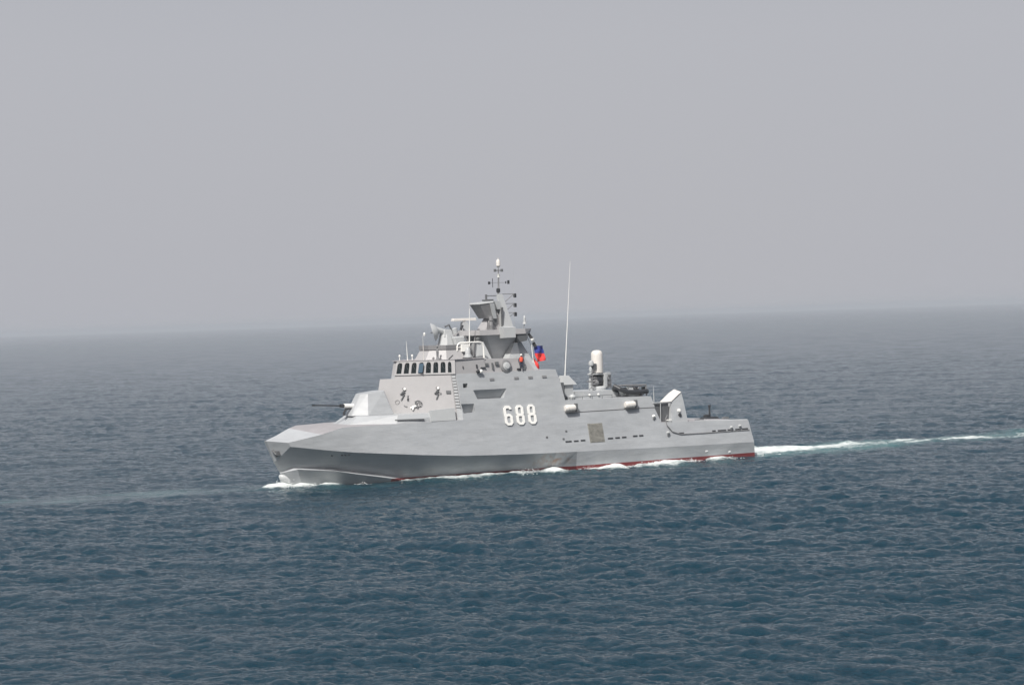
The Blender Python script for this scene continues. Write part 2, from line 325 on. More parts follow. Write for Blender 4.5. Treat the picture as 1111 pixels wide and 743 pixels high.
# haze: one closed box of thin sea mist round the whole place, sky outside it
hz = MB(); hz.box(-14600, 14600, -14600, 14600, -3.0, 27.0)
haze = hz.build('haze', M['white']); haze.data.materials.clear(); tag(haze, None, None, kind='stuff')
hm = bpy.data.materials.new('sea mist'); hm.use_nodes = True; t = hm.node_tree; t.nodes.clear()
o_ = t.nodes.new('ShaderNodeOutputMaterial'); pv = t.nodes.new('ShaderNodeVolumePrincipled')
pv.inputs['Color'].default_value = (0.625, 0.665, 0.715, 1); pv.inputs['Density'].default_value = 0.00015; pv.inputs['Anisotropy'].default_value = 0.0
t.links.new(pv.outputs[0], o_.inputs['Volume']); haze.data.materials.append(hm)

# ================================================================ THE SHIP
ship = empty('patrol_ship', on_ship(0, 0, 0), RZ)
tag(ship, 'grey stealth warship under way with white pennant number 688 on its side', 'warship')
def sub(x, y, z=0):    # helper for parts written in ship coordinates
    return (x, y, z)

# ---- hull: longitudinal lines, port side, mirrored to starboard
#            bottom            chine out          chine in            knuckle            sheer              deck centre
ST = [
 [(57.0, 0.02, -1.0), (57.85, 0.05, 1.55), (57.9, 0.03, 1.62), (58.53, 0.06, 2.70), (59.42, 0.35, 4.93), (59.45, 0, 4.96)],
 [(55.2, .2, -1.0), (56.6, 1.50, 1.90), (56.8, 0.80, 2.06), (57.80, 2.40, 4.33), (58.05, 2.45, 4.76), (58.2, 0, 5.42)],
 [(52.2, 1.3, -1.0), (53.3, 3.20, 1.62), (53.4, 2.45, 1.84), (54.20, 4.50, 3.78), (55.10, 4.25, 5.48), (56.7, 0, 6.10)],
 [(50.2, 2.2, -1.0), (51.4, 4.15, 1.22), (51.5, 3.40, 1.46), (52.00, 5.30, 3.50), (53.20, 5.10, 6.10), (53.4, 0, 6.20)],
 [(48.0, 3.4, -1.0), (48.0, 5.00, 0.62), (48.0, 4.35, 0.88), (48.50, 6.25, 3.18), (49.00, 5.85, 6.17), (49.0, 0, 6.22)],
 [(45.0, 4.5, -1.0), (45.0, 5.05, 0.12), (45.0, 4.75, 0.30), (45.00, 6.87, 2.87), (45.00, 6.12, 6.18), (45.0, 0, 6.22)],
 [(40.0, 5.00, -1.0), (40.0, 5.22, 0.05), (40.0, 5.20, 0.10), (40.00, 6.99, 2.48), (40.00, 6.16, 6.20), (40.0, 0, 6.22)],
 [(33.0, 5.25, -1.0), (33.0, 5.45, 0.05), (33.0, 5.45, 0.10), (33.00, 7.05, 2.22), (33.00, 6.16, 6.20), (33.0, 0, 6.22)],
 [(28.3, 5.50, -1.0), (28.3, 5.70, 0.05), (28.3, 5.70, 0.10), (28.30, 7.08, 2.10), (28.30, 6.16, 6.20), (28.3, 0, 6.22)],
 [(25.6, 6.70, -1.0), (25.6, 6.74, 0.05), (25.6, 6.74, 0.10), (25.60, 7.085, 2.06), (25.60, 6.16, 6.20), (25.6, 0, 6.22)],
 [(14.0, 6.80, -1.0), (14.0, 6.84, 0.05), (14.0, 6.84, 0.10), (13.90, 7.12, 1.86), (14.35, 6.16, 6.20), (14.35, 0, 6.22)],
 [(13.4, 6.80, -1.0), (13.4, 6.84, 0.05), (13.4, 6.84, 0.10), (13.30, 7.12, 1.85), (13.75, 6.51, 4.60), (13.75, 0, 4.62)],
 [(7.0, 6.80, -1.0), (7.0, 6.84, 0.05), (7.0, 6.84, 0.10), (7.00, 7.14, 1.77), (7.00, 6.57, 4.42), (7.00, 0, 4.44)],
 [(0.85, 6.80, -1.0), (0.9, 6.84, 0.05), (0.9, 6.84, 0.10), (1.15, 7.12, 1.70), (1.50, 6.60, 4.22), (1.50, 0, 4.24)]]
hb = MB(); nP = 6
rows = []
for s in ST:
    ring = [s[j] for j in range(nP)] + [(s[j][0], -s[j][1], s[j][2]) for j in range(nP - 2, -1, -1)]
    rows.append(ring)
nv = len(rows[0]); hb.v = [tuple(p) for r_ in rows for p in r_]
for i in range(len(rows) - 1):
    for j in range(nv - 1): hb.f.append((i * nv + j, i * nv + j + 1, (i + 1) * nv + j + 1, (i + 1) * nv + j))
    hb.f.append((i * nv + nv - 1, i * nv, (i + 1) * nv, (i + 1) * nv + nv - 1))
hb.f.append(tuple(range(nv))); hb.f.append(tuple(reversed([(len(rows) - 1) * nv + j for j in range(nv)])))
hull = hb.build('hull', M['hull'], ship)
for p in hull.data.polygons: p.use_smooth = True
hull.data.set_sharp_from_angle(angle=radians(13))
hull.data.materials.append(M['deck'])
for p in hull.data.polygons:
    if p.normal.z > 0.75 and p.center.z > 4 and p.center.x < 56: p.material_index = 1

SY = lambda z: 7.53 - 0.22 * z       # the tumblehome side plane
def side_pt(x, z, out_=0.0, s=1):    # a point on (or standing proud of) the ship's side
    return (x, s * (SY(z) + out_ * 0.977), z + out_ * 0.215)
def side_plate(mb, x0, x1, z0, z1, d, sk0=0.0, s=1, inner=-0.02):
    """plate standing proud d of the side plane; sk0 leans its ends"""
    a = [side_pt(x0, z0, inner, s), side_pt(x1, z0, inner, s), side_pt(x1 + sk0, z1, inner, s), side_pt(x0 + sk0, z1, inner, s)]
    b = [side_pt(x0, z0, d, s), side_pt(x1, z0, d, s), side_pt(x1 + sk0, z1, d, s), side_pt(x0 + sk0, z1, d, s)]
    return mb.hexa(a, b)

# ---- bulb at the stem
bb = MB(); bb.lathe((55.4, 0, 0.0), [(0.02, 0), (0.6, .3), (.72, 1.2), (0.62, 1.9), (0.42, 2.5), (0.15, 2.85), (0.0, 2.9)], axis=(1, 0, 0.5), n=16)
bb.build('bulbous_bow', M['pale'], hull, smooth=True)
an = MB(); an.tube([(58.95, 0.55, 4.0), (58.75, 0.95, 3.55), (58.55, 0.75, 3.35)], 0.10); an.box(58.3, 58.75, .75, 1.12, 3.45, 3.9)
an.build('anchor', M['darkgrey'], hull)

# ---- main superstructure: faceted prism from the deck to z = 11, cut with recesses
def ring5(xn, yn, xc, yc, xa, ya, z):
    return [(xn, -yn, z), (xn, yn, z), (xc, yc, z), (xa, ya, z), (xa, -ya, z), (xc, -yc, z)]
sb = MB()
z0, z1, z2 = 6.12, 9.6, 11.0
nz_ = lambda z: 45.15 - 1.4 * (z - z0) / 6.38          # the nose leans back; the front facets stand at 45 degrees
R = [ring5(nz_(z), .35, nz_(z) + .35 - SY(z) + i_ * .03, SY(z) - i_ * .03, xa_, SY(z) - i_ * .03, z) for i_, (z, xa_) in enumerate(((z0, 25.9), (z1, 26.35), (z2, 26.7)))]
sb.v = [p for r_ in R for p in r_]
for i in range(2):
    for j in range(6): sb.f.append((i * 6 + j, i * 6 + (j + 1) % 6, (i + 1) * 6 + (j + 1) % 6, (i + 1) * 6 + j))
sb.f.append(tuple(reversed(range(6)))); sb.f.append(tuple(range(12, 18)))
sup = sb.build('superstructure', M['paint'], ship)
def cutter(quad, depth):
    """quad: four (x, z) corners on the port side plane"""
    o2 = [side_pt(x, z, 0.4) for x, z in quad]; zl, zh = min(z for x, z in quad), max(z for x, z in quad)
    i2 = [(x, SY(z) - .03 - depth * (zh - z) / (zh - zl), z) for x, z in quad]
    return MB().hexa(i2, o2)
cut(sup, [cutter([(37.2, 8.22), (33.85, 8.2), (33.35, 9.22), (37.55, 9.22)], 0.9),
          cutter([(39.15, 6.80), (37.7, 6.88), (37.72, 7.80), (39.3, 7.84)], 0.8),
          cutter([(38.74, 9.46), (38.12, 9.46), (38.12, 9.98), (38.7, 9.98)], 1.4)])
# ---- bridge
br = MB()
Rb = [ring5(nz_(11), .35, nz_(11) + .35 - SY(11) + .08, SY(11) - .08, 35.6, SY(11) - .12, 11.0), ring5(nz_(12.5), .35, nz_(12.5) + .35 - 4.83, 4.83, 35.6, 4.80, 12.5)]
br.hexa(Rb[0], Rb[1]); bridge = br.build('bridge', M['front'], ship)
fr = MB()    # pinkish front plating, 2 cm proud of the superstructure's front facet
nrm = Vector((.7, .7, .12)).normalized()
def facet(t, z, out_=0.0):
    """t = 0 at the nose, 1 at the port corner; follows the leaning front facet"""
    lo = (Vector(R[0][1]), Vector(R[0][2])); m_ = (Vector(R[1][1]), Vector(R[1][2])); tp = (Vector(R[2][1]), Vector(R[2][2])); rf = (Vector(Rb[1][1]), Vector(Rb[1][2]))
    L_ = [(z0, lo), (z1, m_), (z2, tp), (12.5, rf)]
    for (za, a), (zb, b_) in zip(L_[:-1], L_[1:]):
        if z <= zb or zb == 12.5:
            k = (z - za) / (zb - za); p0 = a[0].lerp(b_[0], k); p1 = a[1].lerp(b_[1], k); break
    return p0.lerp(p1, t) + nrm * out_
def facet_plate(mb, t0, t1, za, zb, d, inner=-0.02, lean=0.0):
    a = [facet(t0, za, inner), facet(t1, za, inner), facet(t1 + lean, zb, inner), facet(t0 + lean, zb, inner)]
    b_ = [facet(t0, za, d), facet(t1, za, d), facet(t1 + lean, zb, d), facet(t0 + lean, zb, d)]
    return mb.hexa(a, b_)
facet_plate(fr, .0, .93, z0 + .02, z1, .05); facet_plate(fr, .0, .93, z1, z2, .05)
fr.build('front_plating', M['front'], sup)
def arched(mb, t0, t1, za, zb, d, inner):
    pts = [(t0, za), (t1, za), (t1, zb - .28), (t1 - .007, zb - .1), (t1 - .02, zb), (t0 + .02, zb), (t0 + .007, zb - .1), (t0, zb - .28)]
    return mb.hexa([facet(t, z, inner) for t, z in pts], [facet(t, z, d) for t, z in pts])
NW = 8; tw = [(.025 + i * .122, .025 + i * .122 + (.083 if i < 7 else .06)) for i in range(NW)]
def hole_plate(mb, ta, tb, za, zb, a, b_, ha, hb, d, inner):
    """rectangular cell of plating ta..tb, za..zb pierced by an arched opening a..b_, ha..hb"""
    hole = [(a, ha), (b_, ha), (b_, hb - .28), (b_ - .007, hb - .1), (b_ - .022, hb), (a + .022, hb), (a + .007, hb - .1), (a, hb - .28)]
    cell = [(ta, za), (tb, za), (tb, hb - .28), (tb, zb), (b_ - .022, zb), (a + .022, zb), (ta, zb), (ta, hb - .28)]
    n = 8; q = [facet(t, z, inner) for t, z in cell] + [facet(t, z, inner) for t, z in hole] + [facet(t, z, d) for t, z in cell] + [facet(t, z, d) for t, z in hole]
    fs = []
    for i in range(n):
        j = (i + 1) % n; fs += [(n + j, n + i, 3 * n + i, 3 * n + j), (2 * n + i, 2 * n + j, 3 * n + j, 3 * n + i), (j, i, 2 * n + i, 2 * n + j)]
    mb.add(q, fs)
wp = MB(); edges = [-.0] + [(tw[i][1] + tw[i + 1][0]) / 2 for i in range(7)] + [1.0]
for i, (a, b_) in enumerate(tw): hole_plate(wp, edges[i], edges[i + 1], 11.0, 12.5, a, b_, 11.17, 12.3, .16, .0)
wp.build('window_surround', M['front'], bridge)
for i, (a, b_) in enumerate(tw):
    wmb = MB(); arched(wmb, a - .004, b_ + .004, 11.15, 12.31, .03, .004)
    wo = wmb.build('window', M['glass'], bridge)
    fm = MB(); c_ = (a + b_) / 2
    fm.tube([facet(c_, 12.3, .19), facet(c_ - .015, 11.9, .16), facet(c_ + .02, 11.6, .10)], .016)
    fm.build('wiper', M['darkgrey'], wo)
# swung-out clear-view pane
cv = MB(); cv.hexa([facet(.385, 11.2, .17), facet(.47, 11.2, .42), facet(.48, 12.15, .42), facet(.395, 12.2, .17)], [facet(.385, 11.2, .21), facet(.47, 11.2, .46), facet(.48, 12.15, .46), facet(.395, 12.2, .21)])
cv.build('open_window_pane', mat('blue grey glass', (.06, .10, .14), .1), bridge)
rf = MB(); q0 = ring5(43.95, .45, 39.4, 4.98, 35.5, 4.85, 12.502); q1 = ring5(43.95, .45, 39.4, 4.98, 35.5, 4.85, 12.56); rf.hexa(q0, q1); rf.build('bridge_roof', M['deck'], bridge)
st = MB(); # stepped tier ahead of the bridge front, its port face in the plane of the front plating
def nose_(z):
    p, q = facet(0, z, .05), facet(1, z, .05); d_ = (p - q).normalized(); e_ = p + d_ * 1.57
    return [(p.x - .5, p.y - 1.2, z), (e_.x - .9, e_.y - .4, z), tuple(e_), tuple(p)]
for za, zb in ((6.15, 9.6), (9.6, 10.66)): st.hexa(nose_(za), nose_(zb))
st.build('front_casing', M['front'], sup)

# ---- after house on the superstructure top (z 11 - 12.4)
uh = MB(); uh.hexa([(35.6, -5.0, 11.0), (35.6, 4.98, 11.0), (29.3, 4.95, 11.0), (29.3, -4.95, 11.0)], [(35.6, -4.7, 12.42), (35.6, 4.72, 12.42), (30.3, 4.6, 12.36), (30.3, -4.6, 12.36)])
house = uh.build('after_house', M['front'], ship)
def hy_(z): return 4.98 - .19 * (z - 11)
def hplate(mb, x0, x1, za, zb, d, inn=-.02):
    return mb.hexa([(x0, hy_(za) + inn, za), (x1, hy_(za) + inn, za), (x1, hy_(zb) + inn, zb), (x0, hy_(zb) + inn, zb)],
                   [(x0, hy_(za) + d, za), (x1, hy_(za) + d, za), (x1, hy_(zb) + d, zb), (x0, hy_(zb) + d, zb)])
hplate(MB(), 37.1, 38.0, 11.2, 12.3, .03).build('door', M['darkgrey'], house)
for (x0, x1, za, zb, mm) in [(38.35, 38.45, 11.55, 11.8, 'dark'), (36.6, 36.75, 11.5, 11.9, 'dark'), (35.6, 36.2, 11.45, 11.6, 'dark'), (35.2, 35.6, 11.75, 12.0, 'darkgrey'), (34.6, 34.75, 11.3, 12.0, 'darkgrey'), (33.9, 34.3, 11.75, 12.1, 'darkgrey'), (31.2, 31.6, 11.1, 11.3, 'dark'), (30.6, 30.9, 11.1, 11.6, 'darkgrey')]:
    hplate(MB(), x0, x1, za, zb, .16).build('wall_fitting', M[mm], house)
for x in (36.4, 36.75): MB().lathe((x, 5.15, 11.15), [(0, 0), (.18, .02), (.2, .25), (.05, .35)], axis=(0, 1, .1), n=10).build('searchlight', M['dark' if x > 36.5 else 'white'], house, smooth=True)
# hull crest / round device on the side
rd = MB(); rd.lathe((33.0, 4.88, 11.55), [(0, 0), (.66, 0), (.70, .12), (.55, .2), (0, .2)], axis=(0, 1, .2), n=24); rdo = rd.build('round_plaque', M['metal'], house, smooth=True)
MB().lathe((33.0, 4.88, 11.55), [(0, .205), (.44, .205), (.44, .26), (.38, .28), (0, .28)], axis=(0, 1, .2), n=24).build('plaque_rim', M['pale'], rdo, smooth=True)
MB().lathe((33.0, 4.88, 11.55), [(0, .29), (.33, .29), (.30, .36), (0, .38)], axis=(0, 1, .2), n=24).build('plaque_face', M['pale'], rdo, smooth=True)
# wall ladder on the port corner
ld = MB()
for i in range(11):
    z = 7.5 + i * .31; t_ = .955
    ld.tube([facet(t_ - .035, z, .06), facet(t_ + .035, z, .06)], .03, 6)
for dt in (-.035, .035): ld.tube([facet(.955 + dt, 7.3, .06), facet(.955 + dt, 9.6, .06), facet(.955 + dt, 10.9, .06)], .022, 6)
ld.build('ladder', M['metal'], sup)

# things hanging on the front plating: hoses, reels, valves
def fit(ts, za, zb, mm, d=.18, lean=0): return facet_plate(MB(), ts[0], ts[1], za, zb, d, 0.015, lean).build('wall_fitting', M[mm], sup)
for (a, b_, za, zb, mm) in [(.815, .885, 9.0, 9.28, 'darkgrey'), (.24, .262, 8.35, 8.6, 'dark'), (.235, .255, 8.75, 8.9, 'metal'),
                            (.72, .74, 8.95, 9.1, 'metal')]: fit((a, b_), za, zb, mm)
for t_ in (.16, .67):
    k_ = MB(); k_.tube([facet(t_ + .0, 9.65, .08), facet(t_ + .025, 9.4, .16), facet(t_ - .015, 9.05, .2), facet(t_ + .03, 8.95, .12), facet(t_ - .005, 8.4, .1)], .085, 8)
    k_.tube([facet(t_ - .03, 9.0, .12), facet(t_ + .04, 9.25, .18)], .07, 8); rl = k_.build('hose_rack', M['darkgrey'], sup)
    MB().lathe(facet(t_ + .03, 9.55, .1), [(0, 0), (.13, .02), (.13, .12), (0, .16)], axis=nrm, n=12).build('valve_wheel', M['white'], rl, smooth=True)
rl = MB(); 
for q in range(3): rl.tube([facet(.40 + .07 * cos(a_ * pi / 6) * (1 - q * .25) * .6 + .02 * q, 7.95 + .38 * sin(a_ * pi / 6) * (1 - q * .25), .1 + q * .05) for a_ in range(0, 12)], .03, 6)
rl.tube([facet(.36, 8.25, .1), facet(.37, 7.8, .15), facet(.40, 7.5, .12)], .09, 8); hr = rl.build('hose_reel', M['darkgrey'], sup)
w_ = MB(); w_.tube([facet(.30, 7.55, .15), facet(.345, 7.7, .22), facet(.38, 7.75, .2)], .09, 8); w_.tube([facet(.33, 7.35, .2), facet(.345, 7.7, .2)], .1, 8); w_.build('nozzle', M['white'], hr)
tu = MB(); tu.tube([facet(.20, 7.85, .1), facet(.245, 7.7, .12)], .06, 8); tu.build('wall_fitting', M['metal'], sup)
MB().tube([facet(.10 + .03 * cos(a_ * pi / 5), 8.2 + .22 * sin(a_ * pi / 5), .08) for a_ in range(11)], .03, 6).build('wall_fitting', M['metal'], sup)

# ---- breakwater tier on the foredeck
tb = MB()
tb.hexa([(50.6, -1.8, 6.18), (50.6, 1.8, 6.18), (47.2, 5.8, 6.18), (40.3, 6.13, 6.18), (40.3, -6.13, 6.18), (47.2, -5.8, 6.18)],
        [(49.3, -1.5, 7.0), (49.3, 1.5, 7.0), (46.8, 5.35, 7.02), (40.3, 5.93, 7.05), (40.3, -5.93, 7.05), (46.8, -5.35, 7.02)])
tb.build('gun_platform', M['paint'], ship)
pl_ = MB(); 
pl_.hexa([(43.2, 6.17, 6.22), (40.2, 6.17, 6.22), (40.2, 5.9, 6.22), (43.2, 5.9, 6.22)], [(43.2, 5.92, 7.35), (40.2, 5.90, 7.50), (40.2, 5.6, 7.50), (43.2, 5.6, 7.35)])
pl_.build('bulwark_panel', M['pale'], ship)
sl_ = MB(); sl_.hexa([(47.0, 5.76, 6.50), (44.0, 6.07, 6.45), (44.0, 5.7, 6.45), (47.2, 5.5, 6.5)], [(47.0, 5.72, 6.62), (44.0, 6.05, 6.57), (44.0, 5.7, 6.57), (47.2, 5.5, 6.62)]); sl_.build('freeing_slot', M['darkgrey'], ship)
# ---- bow gun: faceted cupola
gun = empty('deck_gun', (0, 0, 0)); gun.parent = ship
gc = MB()
gb = [(49.7, -.7, 7.0), (49.7, .7, 7.0), (48.4, 2.0, 7.0), (45.3, 2.0, 7.0), (44.8, .8, 7.0), (44.8, -.8, 7.0), (45.3, -2.0, 7.0), (48.4, -2.0, 7.0)]
gt = [(48.45, -.45, 9.25), (48.45, .45, 9.25), (47.9, 1.15, 9.3), (46.0, 1.25, 9.52), (45.6, .6, 9.54), (45.6, -.6, 9.54), (46.0, -1.25, 9.52), (47.9, -1.15, 9.3)]
gc.hexa(gb, gt); gc.build('gun_cupola', M['paint'], gun, bevel=.06)
g2 = MB(); g2.lathe((47.2, 0, 6.7), [(0, 0), (2.2, 0), (2.2, .28), (0, .3)], n=28); g2.build('turntable', M['paint'], gun)
g3 = MB(); g3.tube([(48.6, 0, 8.0), (53.75, 0, 8.33)], .085, 10, r1=.065); g3.tube([(50.1, 0, 8.09), (50.6, 0, 8.13)], .2, 10); g3.tube([(53.6, 0, 8.32), (53.9, 0, 8.34)], .1, 10)
g3.build('barrel', M['dark'], gun)
g4 = MB(); g4.tube([(48.4, 0, 8.0), (50.15, 0, 8.1)], .24, 10); g4.build('recoil_sleeve', M['white'], gun, smooth=True)
g5 = MB(); g5.tube([(49.3, 0, 7.85), (49.9, 0, 7.75), (50.15, 0, 7.4), (50.2, 0, 7.1)], .13, 8); g5.build('blast_bag', M['dark'], gun)

# ---- pennant number
def ringstrip(mb, outer, inner, place, d):
    n = len(outer); a = [place(u, v, -.01) for u, v in outer]; b_ = [place(u, v, -.01) for u, v in inner]; c_ = [place(u, v, d) for u, v in outer]; e = [place(u, v, d) for u, v in inner]
    vs_ = a + b_ + c_ + e; fs = []
    for i in range(n):
        j = (i + 1) % n
        fs += [(i, j, 2 * n + j, 2 * n + i), (n + j, n + i, 3 * n + i, 3 * n + j), (2 * n + i, 2 * n + j, 3 * n + j, 3 * n + i), (j, i, n + i, n + j)]
    mb.add(vs_, fs)
def octo(cu, cv_, hw, hh, c): return [(cu - hw, cv_ - hh + c), (cu - hw + c, cv_ - hh), (cu + hw - c, cv_ - hh), (cu + hw, cv_ - hh + c), (cu + hw, cv_ + hh - c), (cu + hw - c, cv_ + hh), (cu - hw + c, cv_ + hh), (cu - hw, cv_ + hh - c)]
def digit(ch, xc, zc, d, grow=0.0, m='white', name='pennant_digit'):
    """digit about 1.15 m wide and 2.15 m tall, on the side plane (u runs aft)"""
    W, H, T = .51, 1.07, .30
    mb = MB(); pl = lambda u, v, o2: side_pt(xc - u, zc + v * .977, .05 + o2)
    lo = octo(0, -H + .62, W + grow, .62 + grow, .27); li = octo(0, -H + .62, W - T - grow, .62 - T - grow + .04, .10)
    ringstrip(mb, lo, li, pl, d)
    if ch == '8':
        ringstrip(mb, octo(0, H - .61, W - .02 + grow, .61 + grow, .27), octo(0, H - .61, W - T - .02 - grow, .61 - T - grow + .04, .10), pl, d + .003)
    else:
        pts_o = [(-W - grow, -.3), (-W - grow, H - .28), (-W + .27 - grow, H + grow), (W - .27, H + grow), (W - .02, H - .26), (W - .02, H - .42), (W - T, H - .42), (W - T - .06, H - T), (-W + T + .08, H - T), (-W + T, H - T - .08), (-W + T, -.3)]
        n = len(pts_o); a = [pl(u, v, -.01) for u, v in pts_o]; b_ = [pl(u, v, d + .003) for u, v in pts_o]
        mb.add(a + b_, [tuple(reversed(range(n))), tuple(range(n, 2 * n))] + [(i, (i + 1) % n, n + (i + 1) % n, n + i) for i in range(n)])
    return mb.build(name, M[m], ship)
for ch, xc in (('6', 33.72), ('8', 32.22), ('8', 30.72)):
    digit(ch, xc, 6.34, .07)
    for v in (-.8, .8): MB().tube([side_pt(xc, 6.34 + v, -.02), side_pt(xc, 6.34 + v, .09)], .05, 6).build('digit_bracket', M['metal'], ship)

# ---- louvre, vents, scuppers, rubbing strake on the port side
lv = MB(); side_plate(lv, 21.75, 23.7, 2.9, 4.95, .03); lvo = lv.build('intake_louvre', M['louvre'], ship)
sl2 = MB()
for i in range(14): side_plate(sl2, 21.85, 23.6, 2.98 + i * .14, 3.05 + i * .14, .055)
sl2.build('louvre_slats', M['louvre'], lvo)
for (xa, xb, z) in [(26.9, 26.1, 3.1), (25.8, 25.2, 3.1), (24.9, 24.3, 3.12), (21.3, 20.6, 3.13), (20.3, 19.7, 3.14), (19.4, 18.8, 3.15), (17.9, 17.3, 3.2), (17.05, 16.5, 3.2)]:
    mb_ = MB(); side_plate(mb_, xb, xa, z, z + .17, .025); mb_.build('freeing_port', M['dark'], ship)
for x0_ in (35.3, 32.2, 30.4, 28.6): 
    mb_ = MB(); side_plate(mb_, x0_ - .55, x0_, 10.15, 10.38, .03); mb_.build('vent', M['metal'], ship)
for (x, z) in ((26.6, 4.2), (27.1, 3.4), (29.2, 3.7)): mb_ = MB(); side_plate(mb_, x - .12, x + .12, z, z + .2, .04); mb_.build('overboard_outlet', M['darkgrey'], ship)
ss = MB(); ss.tube([(12.8, 6.42, 5.35), (13.2, 6.52, 4.9), (13.1, 6.72, 4.2), (12.5, 6.85, 3.5), (11.4, 6.9, 3.14), (8, 6.89, 3.10), (1.6, 6.86, 3.10)], .06, 6)
ss.build('rubbing_strake', M['metal'], ship)
for xa, xb in ((11.6, 10.9), (6.9, 6.4), (6.1, 4.9), (4.7, 3.9), (3.6, 2.9), (2.6, 1.75)):
    mb_ = MB(); side_plate(mb_, xb, xa, 3.16, 3.33, .02); mb_.build('scupper', M['dark'], ship)
for x, z in ((4.15, 3.5), (2.9, 3.6), (13.1, 3.4), (14.7, 5.3), (8.2, 1.0), (5.0, .75)):
    MB().lathe(side_pt(x, z), [(0, -.03), (.16, 0), (.15, .18), (.06, .3)], axis=(0, .95, .3), n=10).build('fairlead', M['pale' if x != 14.7 else 'white'], ship, smooth=True)
    if z > 3: MB().lathe(side_pt(x + .02, z - .28), [(0, -.03), (.12, 0), (.12, .12), (0, .14)], axis=(0, 1, 0), n=8).build('fairlead', M['darkgrey'], ship)
# draught marks near the bow
def hullpt(x, z):   # on the flared bow plating between chine and knuckle
    i = 2
    for s0, s1 in zip(ST[:-1], ST[1:]):
        for_ = None
        a0, a1, b0, b1 = Vector(s0[2]), Vector(s0[3]), Vector(s1[2]), Vector(s1[3])
        k = (z - a0.z) / (a1.z - a0.z) if a1.z > a0.z else 0; p = a0.lerp(a1, k); k2 = (z - b0.z) / (b1.z - b0.z); q = b0.lerp(b1, k2)
        if q.x <= x <= p.x: return p.lerp(q, (p.x - x) / (p.x - q.x))
    return Vector((x, 5, z))
for x in (53.9, 53.0, 52.7, 52.4): 
    p = hullpt(x, 3.25); MB().box(p.x - .09, p.x + .09, p.y - .02, p.y + .05, 3.17, 3.35).build('draught_mark', M['darkgrey'], ship)

# ---- after superstructure block
ab = MB()
ab.hexa([(26.6, -5.95, 6.22), (26.6, 5.98, 6.22), (14.15, 5.98, 6.22), (14.15, -5.95, 6.22)], [(26.6, -5.62, 7.62), (26.6, 5.66, 7.62), (14.45, 5.70, 7.52), (14.45, -5.62, 7.52)])
aft = ab.build('after_deckhouse', M['paint'], ship)
MB().box(14.2, 26.2, 6.0, 6.04, 6.23, 6.30).build('deck_edge', M['darkgrey'], aft)
kb = MB(); kb.box(17.2, 21.9, -3.0, 3.4, 7.58, 8.32, .1, .1); kb.build('gun_house', M['paint'], aft)
kb = MB(); kb.box(15.6, 17.1, 0.5, 3.2, 8.02, 8.2); kb.tube([(15.9, 3, 7.55), (15.9, 3, 8.05)], .06); kb.tube([(16.9, 3, 7.55), (16.9, 3, 8.05)], .06); kb.build('side_shelf', M['metal'], aft)
hand = MB(); hand.tube([(24.9, 5.5, 7.9), (19.6, 5.5, 7.92)], .035, 6)
for i in range(5): hand.tube([(24.9 - i * 1.32, 5.5, 7.55), (24.9 - i * 1.32, 5.5, 7.92)], .03, 6)
hand.build('handrail', M['darkgrey'], aft)
for x in (21.2, 20.0): MB().lathe((x, 3.42, 7.95), [(0, 0), (.13, .0), (.12, .1), (0, .14)], axis=(0, 1, 0), n=10).build('deck_light', M['white'], aft, smooth=True)
# dark block added to paint in the shaded slanting gap behind the main superstructure
gp = MB(); gp.box(25.2, 26.1, 1.5, 4.6, 7.6, 9.5, .1, .1); gp.build('gap_shade_block', M['darkgrey'], aft)
gp = MB(); gp.hexa([(25.0, 2.3, 9.2), (23.0, 2.3, 9.2), (23.0, 3.7, 9.2), (25.0, 3.7, 9.2)], [(24.6, 2.7, 10.2), (23.8, 2.7, 10.2), (23.8, 3.3, 10.2), (24.6, 3.3, 10.2)])
gp.box(23.4, 24.5, 2.4, 3.5, 7.58, 9.2); ab_ = gp.build('antenna_plinth', M['pale'], aft)
gp = MB(); gp.box(24.9, 27.2, 2.9, 3.1, 10.0, 10.1); gp.tube([(25.0, 3, 8.9), (26.4, 3, 10.0)], .06); gp.build('antenna_outrigger', M['pale'], aft)
MB().lathe((25.5, 4.9, 7.62), [(0, 0), (.3, 0), (.34, .3), (.1, .5)], n=12).build('mushroom_vent', M['dark'], aft, smooth=True)
MB().lathe((24.7, 5.2, 7.62), [(.3, 0), (.42, .3), (.25, .55), (0, .6)], n=12).build('mushroom_vent', M['pale'], aft, smooth=True)

# ---- whip antennas (tall thin rods fixed to the ship)
def whip(x, y, za, zb, dx, r=.05, mm='white', parent=ship, base=True):
    m_ = MB(); m_.tube([(x, y, za), (x + dx * .5, y, (za + zb) / 2), (x + dx, y, zb)], r, 6, r1=r * .3); o = m_.build('whip_antenna', M[mm], parent)
    return o
whip(24.1, 3.0, 10.1, 22.7, -1.2, .058, 'white')
whip(36.35, 3.0, 12.4, 17.9, -.2, .085); whip(36.15, 3.0, 17.9, 20.4, -.1, .03, 'pale')
whip(29.2, 1.0, 15.4, 22.6, -.1, .02, 'pale')
whip(42.6, .6, 12.55, 14.6, .1, .05, 'white'); whip(42.4, 3.6, 12.55, 15.2, 0, .05, 'cream')
whip(14.0, 5.6, 6.25, 8.6, 0, .03)

